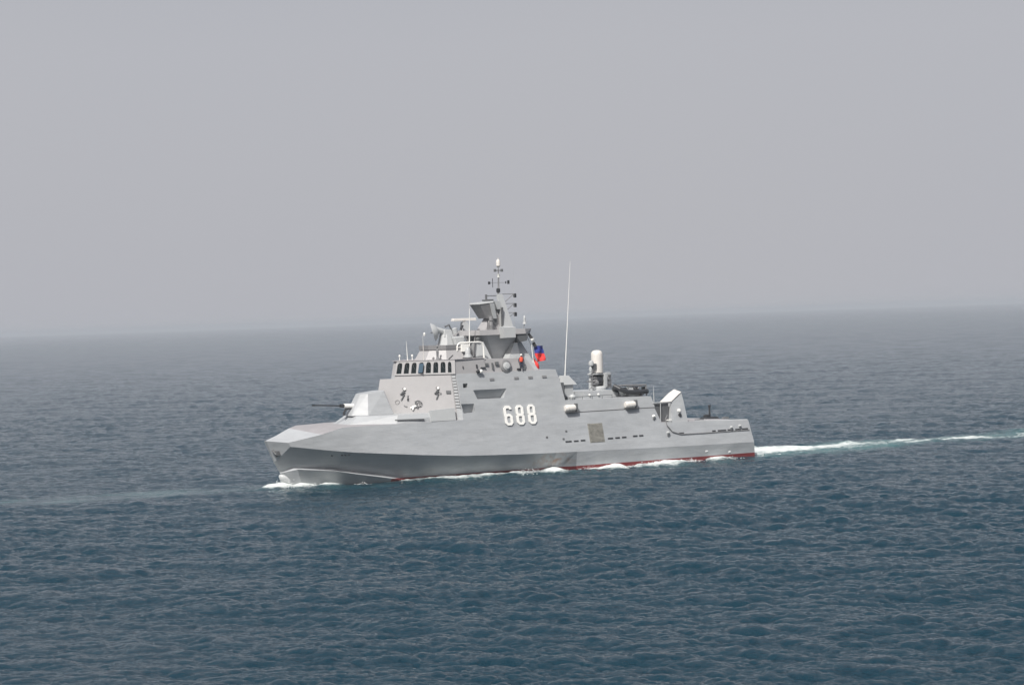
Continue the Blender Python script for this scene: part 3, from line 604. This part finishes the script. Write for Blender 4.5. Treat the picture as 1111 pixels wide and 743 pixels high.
# ---- fire control director on its pedestal
pd = MB(); oc = lambda cx, cy_, rx_, ry_, z, n=8: [(cx + rx_ * cos(2 * pi * (i + .5) / n), cy_ + ry_ * sin(2 * pi * (i + .5) / n), z) for i in range(n)]
pd.hexa(oc(38.3, .6, 3.0, 3.0, 12.55), oc(38.3, .6, 2.3, 2.5, 13.6)); ped = pd.build('director_pedestal', M['front'], ship)
pd = MB(); pd.hexa(oc(38.3, .6, 2.45, 2.6, 13.6), oc(38.3, .6, 2.45, 2.6, 14.05)); pd.build('pedestal_rim', M['metal'], ped)
bx = MB(); bx.box(36.5, 37.4, 2.4, 3.2, 13.3, 14.1); bx.build('junction_box', M['white'], ped)
dr_ = empty('fire_control_director', (0, 0, 0)); dr_.parent = ship
MB().hexa(oc(37.9, .8, .95, .95, 14.05), oc(37.9, .8, .55, .7, 15.2)).build('director_base', M['pale'], dr_)
d1 = MB(); d1.box(37.3, 38.4, .2, 1.4, 14.9, 15.7, .15, .15); d1.tube([(37.5, .8, 15.3), (39.2, .8, 15.75)], .32, 10); d1.build('director_head', M['pale'], dr_, bevel=.04)
d2 = MB(); d2.lathe((39.0, .9, 15.6), [(.15, -.2), (.75, .12), (1.02, .5), (.96, .5), (.70, .22), (.1, .0)], axis=(.80, -.50, -.25), n=24); d2.build('radar_dish', M['pale'], dr_, smooth=True)
d3 = MB(); d3.lathe((39.05, .93, 15.58), [(0, .1), (.12, .3), (.04, .7), (0, .75)], axis=(.80, -.50, -.25), n=12); d3.build('dish_feed', M['darkgrey'], dr_)
MB().tube([(37.2, .9, 15.6), (37.5, .9, 16.2), (38.0, .9, 16.0)], .1).build('camera_arm', M['darkgrey'], dr_)
MB().lathe((36.9, 1.2, 15.2), [(0, 0), (.3, .05), (.3, .6), (0, .7)], axis=(.2, 0, 1), n=12).build('camera_housing', M['pale'], dr_, smooth=True)
MB().box(36.9, 37.2, .9, 1.45, 14.05, 14.9).build('cable_trunk', M['darkgrey'], dr_)

# ---- goalpost pipe frame
gf = MB()
def arc(c, r, a0, a1, y, n=6): return [(c[0] + r * cos(a0 + (a1 - a0) * i / n), y, c[1] + r * sin(a0 + (a1 - a0) * i / n)) for i in range(n + 1)]
path = [(37.85, 3.0, 13.4)] + arc((37.35, 13.75), .5, 0, pi / 2, 3.0) + arc((35.05, 13.75), .5, pi / 2, pi, 3.0) + [(34.5, 3.0, 12.4)]
gf.tube(path, .085, 8); gf.tube([(37.85, 3.0, 13.75), (36.3, 3.0, 13.75)], .05, 6); gf.build('pipe_frame', M['white'], ship, smooth=True)
gf = MB(); gf.lathe((36.9, 3.6, 12.55), [(.25, 0), (.45, .1), (.42, .35), (.3, .4), (.3, .9), (.15, 1.15), (0, 1.2)], n=16); gf.build('satellite_dome', M['pale'], ship, smooth=True)
gf = MB(); gf.lathe((37.0, 3.6, 12.52), [(.5, 0), (.5, .14), (0, .16)], n=14); gf.build('dome_base', M['dark'], ship)
for (x, y) in ((43.4, .3), (42.2, .9)): MB().lathe((x, y, 12.58), [(.04, 0), (.04, .35), (.11, .4), (.11, .55), (0, .62)], n=10).build('beacon', M['white'], bridge, smooth=True)
MB().lathe((40.5, 3.3, 12.55), [(.2, 0), (.12, .3), (.15, .9), (.05, 1.2), (.13, 1.4), (0, 1.7)], n=8).build('signal_projector', M['metal'], bridge)
MB().tube([(39.7, 4.2, 12.55), (39.3, 4.5, 13.0)], .06).build('handset_arm', M['dark'], bridge)
MB().lathe((42.2, 3.6, 15.1), [(0.08, 0), (.13, .1), (.13, .3), (0, .4)], n=10).build('beacon', M['white'], ship, smooth=True)

# ---- mast
mast = empty('mast', (0, 0, 0)); mast.parent = ship
tr = MB(); tr.hexa([(32.5, -.6, 12.3), (32.5, .6, 12.3), (32.0, .95, 12.3), (30.9, .95, 12.3), (30.4, .5, 12.3), (30.4, -.5, 12.3), (30.9, -.95, 12.3), (32.0, -.95, 12.3)],
                   [(34.4, -1.2, 15.0), (34.4, 1.2, 15.0), (33.4, 1.9, 15.0), (29.2, 1.9, 15.0), (28.2, 1.0, 15.0), (28.2, -1.0, 15.0), (29.2, -1.9, 15.0), (33.4, -1.9, 15.0)])
tr.build('mast_trunk', M['paint'], mast)
fl = MB(); fl.hexa([(35.0, -.8, 12.4), (35.0, 2.2, 12.4), (33.1, 2.3, 12.4), (33.1, -.8, 12.4)], [(35.1, -.6, 14.1), (35.1, 1.9, 14.1), (33.9, 2.0, 14.25), (33.9, -.6, 14.25)]); fl.build('mast_buttress', M['pale'], mast)  # this and the next buttress: paler grey paints in the sunlight on them
fl = MB(); fl.hexa([(31.0, 1.2, 12.3), (31.0, 2.4, 12.3), (29.4, 2.4, 12.3), (29.4, 1.2, 12.3)], [(30.0, 1.5, 14.0), (30.0, 2.1, 14.0), (29.6, 2.1, 14.0), (29.6, 1.5, 14.0)]); fl.build('mast_buttress', M['pale'], mast)
fl = MB(); fl.hexa([(30.3, 2.5, 11.0), (27.2, 2.4, 11.0), (27.2, -2.4, 11.0), (30.3, -2.5, 11.0)], [(29.0, .9, 14.3), (28.4, .8, 14.3), (28.4, -.8, 14.3), (29.0, -.9, 14.3)]); fl.build('mast_buttress', M['paint'], mast)
for a, b_ in (((35.0, 2.1, 12.5), (36.2, 1.9, 15.0)), ((35.3, 2.1, 12.5), (34.9, 2.0, 15.0)), ((34.6, -1.5, 12.5), (35.4, -1.5, 15.0)), ((28.6, -1.5, 12.2), (28.9, -1.6, 15.0))): MB().tube([a, b_], .1, 8).build('mast_strut', M['metal'], mast)
pf = MB(); pf.hexa([(36.4, -1.8, 14.95), (36.4, 1.8, 14.95), (34.5, 2.3, 14.95), (28.6, 2.3, 14.95), (27.2, 1.0, 14.95), (27.2, -1.0, 14.95), (28.6, -2.3, 14.95), (34.5, -2.3, 14.95)],
                   [(36.3, -1.7, 15.5), (36.3, 1.7, 15.5), (34.5, 2.2, 15.5), (28.6, 2.2, 15.5), (27.0, 1.0, 15.5), (27.0, -1.0, 15.5), (28.6, -2.2, 15.5), (34.5, -2.2, 15.5)])
pf.build('mast_platform', M['front'], mast)
MB().hexa([(31.9, 2.2, 14.55), (30.5, 2.2, 14.55), (30.5, 3.2, 14.6), (31.9, 3.2, 14.6)], [(32.0, 2.2, 15.8), (30.4, 2.2, 15.8), (30.4, 3.1, 15.7), (32.0, 3.1, 15.7)]).build('equipment_box', M['pale'], mast)
MB().hexa([(29.6, 1.6, 14.0), (28.4, 1.2, 14.2), (28.4, 2.2, 14.2), (29.6, 2.2, 14.0)], [(29.6, 1.6, 14.94), (28.2, 1.2, 14.94), (28.2, 2.2, 14.94), (29.6, 2.2, 14.94)]).build('equipment_box', M['darkgrey'], mast)
MB().lathe((34.6, 1.9, 14.2), [(0, 0), (.3, .1), (.35, .4), (.15, .7), (.1, .75)], n=12).build('floodlight', M['darkgrey'], mast, smooth=True)
MB().hexa([(37.4, 1.0, 13.9), (36.2, 1.0, 13.9), (36.2, 2.0, 13.9), (37.4, 2.0, 13.9)], [(37.6, 1.0, 14.9), (36.2, 1.0, 14.95), (36.2, 2.0, 14.95), (37.6, 2.0, 14.9)]).build('equipment_box', M['pale'], mast, bevel=.15)
# navigation radar
nr_ = MB(); nr_.box(34.6, 35.4, -.4, .4, 15.5, 16.45, .12, .12); nrp = nr_.build('radar_pedestal', M['pale'], mast)
nb = MB(); nb.box(33.55, 36.5, -.35, .25, 16.55, 16.85, .06, .04); nb.tube([(35, 0, 16.4), (35, 0, 16.6)], .2); nb.build('radar_scanner', M['cream'], nrp, bevel=.05)
MB().tube([(35.85, .6, 15.6), (35.6, .6, 16.1)], .14).build('loudhailer', M['dark'], mast)
MB().tube([(33.0, 1.6, 15.5), (33.0, 1.6, 16.6)], .05).build('stub_antenna', M['dark'], mast)
MB().lathe((32.45, 1.4, 15.5), [(.2, 0), (.25, .5), (.18, .9), (.25, 1.0), (.2, 1.5)], n=10).build('stub_antenna', M['metal'], mast)
# upper tower
ut = MB(); ut.hexa([(32.9, -.9, 15.5), (32.9, .9, 15.5), (30.9, .85, 15.5), (29.7, .6, 15.5), (29.7, -.8, 15.5), (30.9, -.9, 15.5)],
                   [(30.9, -.35, 18.6), (30.9, .35, 18.6), (30.5, .3, 18.6), (30.1, .25, 18.6), (30.1, -.3, 18.6), (30.5, -.35, 18.6)]); ut.build('mast_tower', M['front'], mast)
ut = MB(); ut.hexa([(30.9, .9, 15.5), (29.5, .9, 15.5), (29.5, 1.4, 15.5), (30.9, 1.4, 15.5)], [(30.95, .3, 19.3), (30.4, .3, 19.3), (30.4, .65, 19.35), (30.95, .65, 19.35)]); ut.build('mast_leg', M['pale'], mast)
MB().box(30.78, 30.98, 1.12, 1.32, 15.5, 17.9).build('cable_trunk', M['darkgrey'], mast)
rp = MB(); rp.hexa([(32.6, -.9, 16.75), (32.6, .7, 16.75), (31.7, .9, 16.75), (31.7, -.9, 16.75)], [(33.5, -1.2, 18.3), (33.5, .9, 18.3), (32.0, 1.1, 18.45), (32.0, -1.2, 18.45)])
rpo = rp.build('radar_array', M['metal'], mast)
MB().hexa([(33.55, -1.25, 18.3), (33.55, .95, 18.3), (31.9, 1.15, 18.46), (31.9, -1.25, 18.46)], [(33.5, -1.2, 18.46), (33.5, .9, 18.46), (31.9, 1.1, 18.6), (31.9, -1.2, 18.6)]).build('array_lit_top', M['pale'], rpo)  # paler grey puts the light on the array's top into its colour
MB().hexa([(31.9, .92, 16.7), (31.5, .92, 16.7), (31.5, 1.1, 16.7), (31.9, 1.1, 16.7)], [(32.4, 1.12, 18.35), (31.9, 1.12, 18.35), (31.9, 1.28, 18.35), (32.4, 1.28, 18.35)]).build('array_lit_side', M['pale'], rpo)  # lit side of the array, its light painted in as paler grey
MB().hexa([(31.3, .5, 17.7), (30.6, .5, 17.7), (30.6, 1.0, 17.7), (31.3, 1.0, 17.7)], [(31.7, .5, 18.6), (31.0, .5, 18.6), (31.0, 1.0, 18.6), (31.7, 1.0, 18.6)]).build('equipment_box', M['pale'], mast)
MB().hexa([(32.0, .2, 16.0), (31.4, .2, 16.0), (31.4, .9, 16.0), (32.0, .9, 16.0)], [(32.3, .2, 16.8), (31.4, .2, 16.8), (31.4, .9, 16.8), (32.3, .9, 16.8)]).build('equipment_box', M['darkgrey'], mast)
yd_ = MB(); yd_.tube([(30.6, .1, 19.2), (32.1, 0, 19.2)], .05, 6); yd_.tube([(32.1, 0, 18.7), (32.1, 0, 19.35)], .12, 8); yd_.tube([(32.6, 0, 18.72), (31.2, 0, 18.74)], .09, 8); yd_.build('yardarm', M['darkgrey'], mast)
for z in (19.35, 18.3, 17.3):
    yd_ = MB(); yd_.tube([(30.6, .5, z), (28.7, .5, z)], .04, 6); yd_.tube([(28.8, .5, z), (30.0, .6, z - .8)], .04, 6); yo = yd_.build('yardarm', M['metal'], mast)
    MB().lathe((28.7, .5, z - .42), [(.15, 0), (.19, .05), (.19, .42), (.12, .45)], n=10).build('navigation_light', M['dark'], yo)
tp_ = MB(); tp_.tube([(30.65, .2, 19.2), (30.45, 0, 20.3), (30.4, 0, 22.2)], .12, 8, r1=.055); tp_.build('topmast', M['metal'], mast)
tp_ = MB(); tp_.lathe((30.6, .15, 19.5), [(.12, 0), (.22, .1), (.22, .45), (.1, .5)], n=8); tp_.build('topmast_collar', M['dark'], mast)
MB().tube([(31.7, 0, 20.62), (29.1, 0, 20.62)], .022, 6).build('crosstree', M['metal'], mast)
for x, r_, za, zb in ((31.65, .13, 20.45, 20.75), (31.2, .035, 20.1, 21.1), (29.5, .06, 20.5, 20.75), (29.15, .13, 20.45, 20.85)): MB().tube([(x, 0, za), (x, 0, zb)], r_, 8).build('masthead_aerial', M['dark'], mast)
MB().tube([(30.85, 0, 21.95), (29.95, 0, 21.95)], .05, 6).build('crosstree', M['darkgrey'], mast)
for x in (30.85, 29.95): MB().tube([(x, 0, 21.8), (x, 0, 22.1)], .14, 8).build('masthead_aerial', M['darkgrey'], mast)
MB().lathe((30.4, 0, 21.1), [(.05, 0), (.16, .1), (.16, .35), (.2, .4), (.04, .45)], n=10).build('masthead_lamp', M['white'], mast, smooth=True)
MB().lathe((30.4, 0, 22.25), [(.08, 0), (.18, .15), (.23, .2), (.23, .72), (.17, .85), (.05, .9), (.03, 1.05)], n=16).build('masthead_dome', M['cream'], mast, smooth=True)
MB().lathe((27.2, .0, 16.0), [(.25, 0), (.12, .35), (.16, .5), (.1, .85), (.02, .95)], n=12).build('wind_sensor', M['pale'], mast, smooth=True)
MB().tube([(27.4, .0, 15.5), (27.2, 0, 16.0)], .04, 6).build('sensor_stalk', M['metal'], mast)

# ---- close-in weapon on the after gun house
cw = empty('close_in_weapon', (0, 0, 0)); cw.parent = ship
MB().lathe((17.9, .3, 8.3), [(1.0, 0), (1.0, .25), (.75, .45)], n=20).build('mount_base', M['pale'], cw, smooth=True)
c1 = MB()
c1.box(17.0, 18.6, -.45, -.1, 8.6, 10.3, .12, 0); c1.box(16.9, 17.3, -.2, .85, 8.6, 10.2, 0, 0); c1.box(17.0, 18.8, -.3, .8, 10.02, 10.2)
c1.build('trunnion_frame', M['pale'], cw, bevel=.04)
MB().box(16.0, 16.95, -.6, .5, 8.45, 10.25, .08, .08).build('electronics_cabinet', M['paint'], cw, bevel=.06)
for z in (8.75, 9.25, 9.75): MB().box(16.2, 16.5, .46, .62, z, z + .22).build('cabinet_box', M['darkgrey'], cw)
MB().lathe((17.9, .35, 9.35), [(0, -.7), (.45, -.65), (.58, 0), (.5, .5), (.2, .7)], axis=(1, 0.25, 0), n=16).build('ammunition_drum', M['dark'], cw, smooth=True)  # drum coloured black to paint in the shade of the cavity below the radome
MB().lathe((18.2, .5, 9.2), [(.35, 0), (.38, .3), (.18, .5), (.1, .55)], axis=(.7, .7, -.1), n=14).build('gun_shroud', M['metal'], cw, smooth=True)
MB().tube([(18.3, .45, 9.25), (19.6, .7, 9.35)], .09, 8, r1=.07).build('barrel', M['metal'], cw)
MB().lathe((17.85, .3, 10.15), [(.4, 0), (.66, .12), (.66, 2.15), (.62, 2.36), (.50, 2.52), (.3, 2.61), (0, 2.64)], n=28).build('radome', M['cream'], cw, smooth=True)
MB().lathe((19.0, .8, 11.0), [(0, 0), (.26, .1), (.3, .35), (.22, .6), (0, .68)], n=14).build('infrared_sensor', M['pale'], cw, smooth=True)
MB().box(18.35, 18.85, .5, .9, 10.65, 11.3).build('sensor_bracket', M['darkgrey'], cw)
MB().lathe((19.1, .8, 10.35), [(.0, 0), (.14, .05), (.2, .4), (.1, .6)], n=10).build('sensor_drive', M['pale'], cw, smooth=True)
lf = MB(); lf.tube([(19.2, 1.1, 8.4), (19.1, 1.1, 10.2)], .05, 6); 
for i in range(5): lf.tube([(19.25, 1.0, 8.6 + i * .35), (18.7, 1.1, 8.7 + i * .35)], .06, 6)
lf.build('access_ladder', M['metal'], cw)

# ---- starboard-to-port blast shield, dark block for the shaded recess, stern fittings
bsn = MB()
bsn.hexa([(12.2, 3.9, 4.55), (12.2, 6.40, 4.55), (9.95, 6.38, 4.5), (9.6, 3.9, 4.5)], [(11.75, 3.95, 6.72), (11.75, 5.80, 6.72), (10.05, 5.85, 6.72), (9.7, 3.95, 6.72)])
shield = bsn.build('blast_shield', M['paint'], ship)
bs2 = MB(); bs2.hexa([(11.75, 3.95, 6.722), (11.75, 5.80, 6.722), (10.05, 5.85, 6.722), (9.7, 3.95, 6.722)], [(10.75, 3.98, 7.42), (10.72, 5.66, 7.40), (10.15, 5.62, 7.62), (9.8, 3.98, 7.95)])
bs2.build('shield_hood', M['paint'], shield)
bs3 = MB(); bs3.hexa([(11.90, 3.9, 6.70), (11.82, 5.84, 6.72), (10.80, 5.74, 7.40), (10.70, 3.95, 7.60)], [(11.90, 3.9, 6.77), (11.82, 5.86, 6.79), (10.78, 5.76, 7.48), (10.68, 3.95, 7.68)])
bs3.hexa([(10.80, 5.74, 7.40), (10.70, 3.95, 7.60), (9.98, 3.98, 8.0), (10.22, 5.60, 7.72)], [(10.78, 5.76, 7.48), (10.68, 3.95, 7.68), (9.95, 3.98, 8.08), (10.18, 5.62, 7.80)])
bs3.build('shield_plate', M['cream'], shield)
for z, mm in ((5.75, 'white'), (5.25, 'dark')): MB().lathe((10.95, 6.02 + (5.75 - z) * .25, z), [(0, 0), (.2, .02), (.2, .2), (0, .25)], axis=(0, 1, .2), n=12).build('stern_light', M[mm], shield, smooth=True)
rc = MB(); rc.box(12.15, 14.1, 2.0, 5.75, 4.6, 6.66, 0, .0); rc.build('recess_shade_block', M['darkgrey'], ship)  # solid block, its dark grey painting in the shade of the open recess
MB().tube([(13.4, 5.95, 4.6), (13.35, 5.93, 6.7)], .05, 6).build('bay_post', M['pale'], ship)
MB().tube([(14.4, 5.9, 6.74), (11.8, 5.9, 6.78)], .06, 6).build('bay_lintel', M['pale'], ship)
MB().box(12.3, 13.0, 6.3, 6.6, 4.72, 4.85).build('mooring_chock', M['white'], ship, bevel=.05)
rim = MB(); rim.hexa([(9.0, 6.35, 4.44), (1.55, 6.40, 4.2), (1.55, 6.58, 4.2), (9.0, 6.52, 4.44)], [(9.0, 6.33, 4.56), (1.55, 6.38, 4.33), (1.55, 6.50, 4.33), (9.0, 6.44, 4.56)]); rim.build('deck_coaming', M['paint'], ship)
sm_ = MB(); sm_.box(1.2, 3.2, -.4, 1.0, 4.2, 4.5, .2, .2); sm_.tube([(1.9, 0, 4.4), (1.9, 0, 5.6)], .11, 8); sm_.tube([(1.9, 0, 5.6), (1.9, 0, 5.85)], .17, 8); sm_.lathe((2.5, .2, 4.3), [(.35, 0), (.4, .4), (.2, .5)], n=12); sm_.build('stern_capstan', M['dark'], ship)
for (x, y, l) in ((5.5, 3.2, 1.2), (0.9, 2.0, .9)):
    MB().box(x, x + l, y, y + .5, 4.25, 4.5, .1, .1).build('deck_bollard', M['darkgrey'], ship)

# ---- folded crane above the boat
cr = MB(); cr.tube([(17.4, 4.2, 8.82), (14.0, 4.2, 8.74)], .10, 8); cr.tube([(17.6, 3.0, 8.80), (14.2, 3.0, 8.74)], .06, 8)
cr.tube([(14.05, 4.2, 8.72), (13.95, 4.2, 7.55)], .09, 8); cr.tube([(17.2, 3.6, 7.55), (17.2, 3.6, 8.8)], .09, 8); cr.tube([(15.9, 4.2, 8.75), (15.3, 4.1, 8.3), (14.6, 4.2, 8.7)], .08, 8)
cr.build('boat_crane', M['metal'], ship)

# ================================================================ THINGS CARRIED BY THE SHIP (each lifts away)
# inflatable boat on the after deck
boat = empty('inflatable_boat', on_ship(15.9, 3.9, 7.6), RZ); tag(boat, 'dark inflatable boat stowed on the after deckhouse below the folded crane', 'boat')
b1 = MB(); pts = [(-1.7, .8, .45), (0, .85, .42), (1.1, .8, .50), (1.9, .55, .85), (2.15, 0, 1.15), (1.9, -.55, .85), (1.1, -.8, .5), (0, -.85, .42), (-1.7, -.8, .45)]
b1.tube(pts, .27, 10); b1.build('inflatable_collar', M['dark'], boat, smooth=True)
b2 = MB(); b2.hexa([(-1.6, -.15, .0), (1.2, -.15, .0), (1.2, .15, .0), (-1.6, .15, .0)], [(-1.6, -.62, .5), (1.6, -.3, .75), (1.6, .3, .75), (-1.6, .62, .5)]); b2.build('boat_hull', M['pale'], boat)
b3 = MB(); b3.box(-.2, .5, -.3, .3, .5, 1.05, .08, .05); b3.tube([(.3, 0, 1.0), (.5, 0, 1.2)], .12); b3.build('steering_console', M['pale'], boat)
b6 = MB(); b6.box(-.9, -.3, -.35, .35, .45, 1.0, .1, .1); b6.box(.6, 1.1, -.3, .3, .5, .95, .1, .1); b6.build('seat', M['black'], boat)
b4 = MB(); b4.box(-1.95, -1.55, -.2, .2, .2, .95, .05, .03); b4.build('outboard_motor', M['black'], boat)
b5 = MB(); b5.box(.7, .85, -.7, .7, -.05, .3); b5.box(-1.1, -.95, -.7, .7, -.05, .3); b5.build('cradle', M['metal'], boat)

# life raft canisters
def canister(x, z0_, label):
    e = empty('life_raft', on_ship(x, 6.22, z0_), RZ); tag(e, label, 'life raft', 'white life raft canisters along the deckhouse')
    c = MB(); c.lathe((-.68, 0, .46), [(0, 0), (.28, .02), (.38, .14), (.38, 1.20), (.28, 1.33), (0, 1.36)], axis=(1, 0, 0), n=20); c.build('canister', M['cream'], e, smooth=True)
    c = MB()
    for x_ in (-.35, 0, .35): c.lathe((x_, 0, .46), [(.36, -.02), (.40, -.02), (.40, .04), (.36, .04)], axis=(1, 0, 0), n=20)
    c.build('strap', M['cream'], e)
    c = MB(); c.box(-.62, .62, -.34, .3, 0, .08); c.box(-.95, -.72, -.40, .25, -.02, .95, .05, .08); c.build('cradle', M['darkgrey'], e)
canister(25.75, 6.28, 'white life raft canister in its rack behind the main superstructure, nearer the bow'); canister(17.75, 6.28, 'white life raft canister in its rack beside the after deckhouse, nearer the stern')

# flags: staff and halyard belong to the ship, the cloths are things
MB().tube([(28.3, 1.9, 15.0), (27.7, 2.0, 13.5)], .03, 6).build('flag_halyard', M['darkgrey'], ship)
MB().tube([(27.7, 2.0, 13.7), (27.45, 2.0, 10.9)], .05, 6).build('flag_halyard', M['white'], ship)
MB().tube([(30.4, 2.0, 11.0), (27.3, 2.0, 10.98)], .04, 6).build('flag_boom', M['metal'], ship)
def cloth(name, quads, mats_, loc, label, cat, wav=.12, thick=.03):
    """hanging cloth: quads = list of four corner tuples (x,z) per colour piece, billowing in y"""
    root = empty(name, on_ship(*loc), RZ); tag(root, label, cat)
    for (pc, mm, pname) in quads:
        mb = MB(); n = 8; g_ = []
        for side_ in (-1, 1):
            for i in range(n + 1):
                for j in range(n + 1):
                    u, v = i / n, j / n
                    x = (pc[0][0] * (1 - u) + pc[1][0] * u) * (1 - v) + (pc[3][0] * (1 - u) + pc[2][0] * u) * v
                    z = (pc[0][1] * (1 - u) + pc[1][1] * u) * (1 - v) + (pc[3][1] * (1 - u) + pc[2][1] * u) * v
                    y = wav * sin(x * 6.5 + z * 2.3) + .05 * sin(z * 7) + side_ * thick / 2
                    g_.append((x, y, z))
        k = n + 1; a = k * k
        fs = []
        for i in range(n):
            for j in range(n):
                q = (i * k + j, i * k + j + 1, (i + 1) * k + j + 1, (i + 1) * k + j); fs.append(q); fs.append(tuple(a + z_ for z_ in reversed(q)))
        edge = [i * k for i in range(k)] + [n * k + j for j in range(1, k)] + [i * k + n for i in range(n - 1, -1, -1)] + [j for j in range(n - 1, 0, -1)]
        for p_, q_ in zip(edge, edge[1:] + edge[:1]): fs.append((p_, q_, a + q_, a + p_))
        mb.add(g_, fs); mb.build(pname, M[mm], root, smooth=True)
    return root
fl1 = cloth('national_flag', [([(-.0, .0), (-1.15, -.03), (-1.2, -.88), (-.05, -.82)], 'blue', 'canton'),
                        ([(-.05, -.825), (-1.2, -.885), (-1.42, -1.6), (-.25, -1.8)], 'red', 'field')], None, (27.45, 2.2, 13.6), 'national flag, dark blue above red, flying from the halyard abaft the mast', 'flag')
fl2 = cloth('signal_flag', [([(.25, .1), (0, .05), (-.15, -1.15), (.2, -1.2)], 'white', 'hoist_strip'), ([(0, .05), (-.25, -.3), (-.75, -1.2), (-.15, -1.15)], 'red', 'fly_piece')], None,
            (27.4, 2.0, 12.25), 'small red and white signal flag hanging below the national flag', 'flag', .08)
fl3 = cloth('pennant', [([(0, 0), (-.3, .0), (-.62, -.5), (-.25, -.6)], 'black', 'dark_piece'), ([(-.25, -.6), (-.62, -.5), (-.9, -.95), (-.5, -1.05)], 'white', 'pale_piece'), ([(-.5, -1.05), (-.9, -.95), (-1.1, -1.4), (-.7, -1.5)], 'black', 'dark_tip')], None,
            (28.3, 2.3, 14.95), 'narrow black and white pennant streaming above the national flag', 'flag', .05)

# lifebuoy-coloured bundle and crewman on the deck behind the after house
def person(loc, rz, jacket, trousers, label):
    root = empty('person', on_ship(*loc), RZ + rz); tag(root, label, 'person')
    me = bpy.data.meshes.new('body')
    V_ = [(0, 0, .95), (0, 0, 1.15), (0, 0, 1.40), (0, 0, 1.52), (0.02, 0, 1.66),           # pelvis chest neck head
          (0, .20, 1.40), (.05, .28, 1.15), (.22, .26, 1.02), (0, -.20, 1.40), (.03, -.28, 1.12), (.15, -.28, .90),
          (0, .10, .88), (.03, .12, .48), (0, .13, .08), (.14, .13, .04), (0, -.10, .88), (.03, -.12, .48), (0, -.13, .08), (.14, -.13, .04)]
    E_ = [(0, 1), (1, 2), (2, 3), (3, 4), (2, 5), (5, 6), (6, 7), (2, 8), (8, 9), (9, 10), (0, 11), (11, 12), (12, 13), (13, 14), (0, 15), (15, 16), (16, 17), (17, 18)]
    RR = [.15, .15, .13, .06, .11, .07, .05, .04, .07, .05, .04, .09, .065, .05, .045, .09, .065, .05, .045]
    me.from_pydata(V_, E_, []); o = bpy.data.objects.new('body', me); col.objects.link(o); o.parent = root
    sk = o.modifiers.new('skin', 'SKIN'); lay = me.skin_vertices[0] if me.skin_vertices else None
    if lay is None:
        bm = bmesh.new(); bm.from_mesh(me); bm.verts.layers.skin.verify(); bm.to_mesh(me); bm.free(); lay = me.skin_vertices[0]
    for i, r_ in enumerate(RR): lay.data[i].radius = (r_, r_)
    lay.data[0].use_root = True
    ss_ = o.modifiers.new('sub', 'SUBSURF'); ss_.levels = 1; ss_.render_levels = 1
    me.materials.append(M[trousers])
    j = MB(); j.lathe((0, 0, 1.0), [(.17, 0), (.2, .1), (.21, .3), (.19, .42), (.1, .5)], n=14); j.build('lifejacket', M[jacket], root, smooth=True)
    hd = MB(); hd.lathe((.02, 0, 1.57), [(.05, 0), (.1, .06), (.11, .14), (.1, .2), (.05, .25)], n=14); hd.build('head', M['skin'], root, smooth=True)
    hl = MB(); hl.lathe((.01, 0, 1.70), [(.125, 0), (.13, .05), (.1, .12), (.02, .15)], n=14); hl.build('helmet', M['white'], root, smooth=True)
    return root
person((31.05, 5.0, 10.98), radians(60), 'orange', 'navy', 'crew member in a red lifejacket and white helmet standing beside the after house')

# ---- spray thrown up along the waterline: countless droplets and lumps, one mass
def spray():
    rg = random.Random(4); mb = MB()
    ico = [(0, 0, 1), (.894, 0, .447), (.276, .851, .447), (-.724, .526, .447), (-.724, -.526, .447), (.276, -.851, .447), (.724, .526, -.447), (-.276, .851, -.447), (-.894, 0, -.447), (-.276, -.851, -.447), (.724, -.526, -.447), (0, 0, -1)]
    icf = [(0, 1, 2), (0, 2, 3), (0, 3, 4), (0, 4, 5), (0, 5, 1), (1, 6, 2), (2, 7, 3), (3, 8, 4), (4, 9, 5), (5, 10, 1), (6, 7, 2), (7, 8, 3), (8, 9, 4), (9, 10, 5), (10, 6, 1), (11, 7, 6), (11, 8, 7), (11, 9, 8), (11, 10, 9), (11, 6, 10)]
    def blob(x, y, z, r):
        q = [(x + a * r * rg.uniform(.7, 1.6), y + b * r * rg.uniform(.6, 1.2), z + c * r * rg.uniform(.5, 1.0)) for a, b, c in ico]; mb.add(q, icf)
    crests = [(57.6, 1.5, 1.0), (55.2, 1.2, .5), (50.5, .9, .3), (46.5, 1.4, .45), (40.5, 1.3, .55), (31.5, 2.2, .75), (24.5, 1.8, .55), (21.0, 1.6, .45), (15.5, 2.2, .5), (10.5, 1.6, .4), (5, 1.2, .3), (-1.0, 1.4, .6)]
    for cx, wx, hh in crests:
        for _ in range(int(170 * wx * hh) + 20):
            x = rg.gauss(cx, wx * .6); yw = float(ywl(min(max(x, 0), 57.9))); o = abs(rg.gauss(0, .55))
            z = abs(rg.gauss(0, .5)) * hh * max(.1, 1 - o * .7) * math.exp(-((x - cx) / wx) ** 2)
            if x > 57.9: yw = 0
            y = (yw + o + .05) * (1 if x > -0.2 else rg.uniform(-1, 1))
            blob(x, y, .03 + z, rg.uniform(.02, .055))
    o = mb.build('bow_spray', M['foamspray'], None, recalc=False); o.location = on_ship(0, 0, 0); o.rotation_euler = (0, 0, RZ)
    tag(o, 'white spray and foam thrown up along the waterline of the warship', 'spray', kind='stuff')
spray()
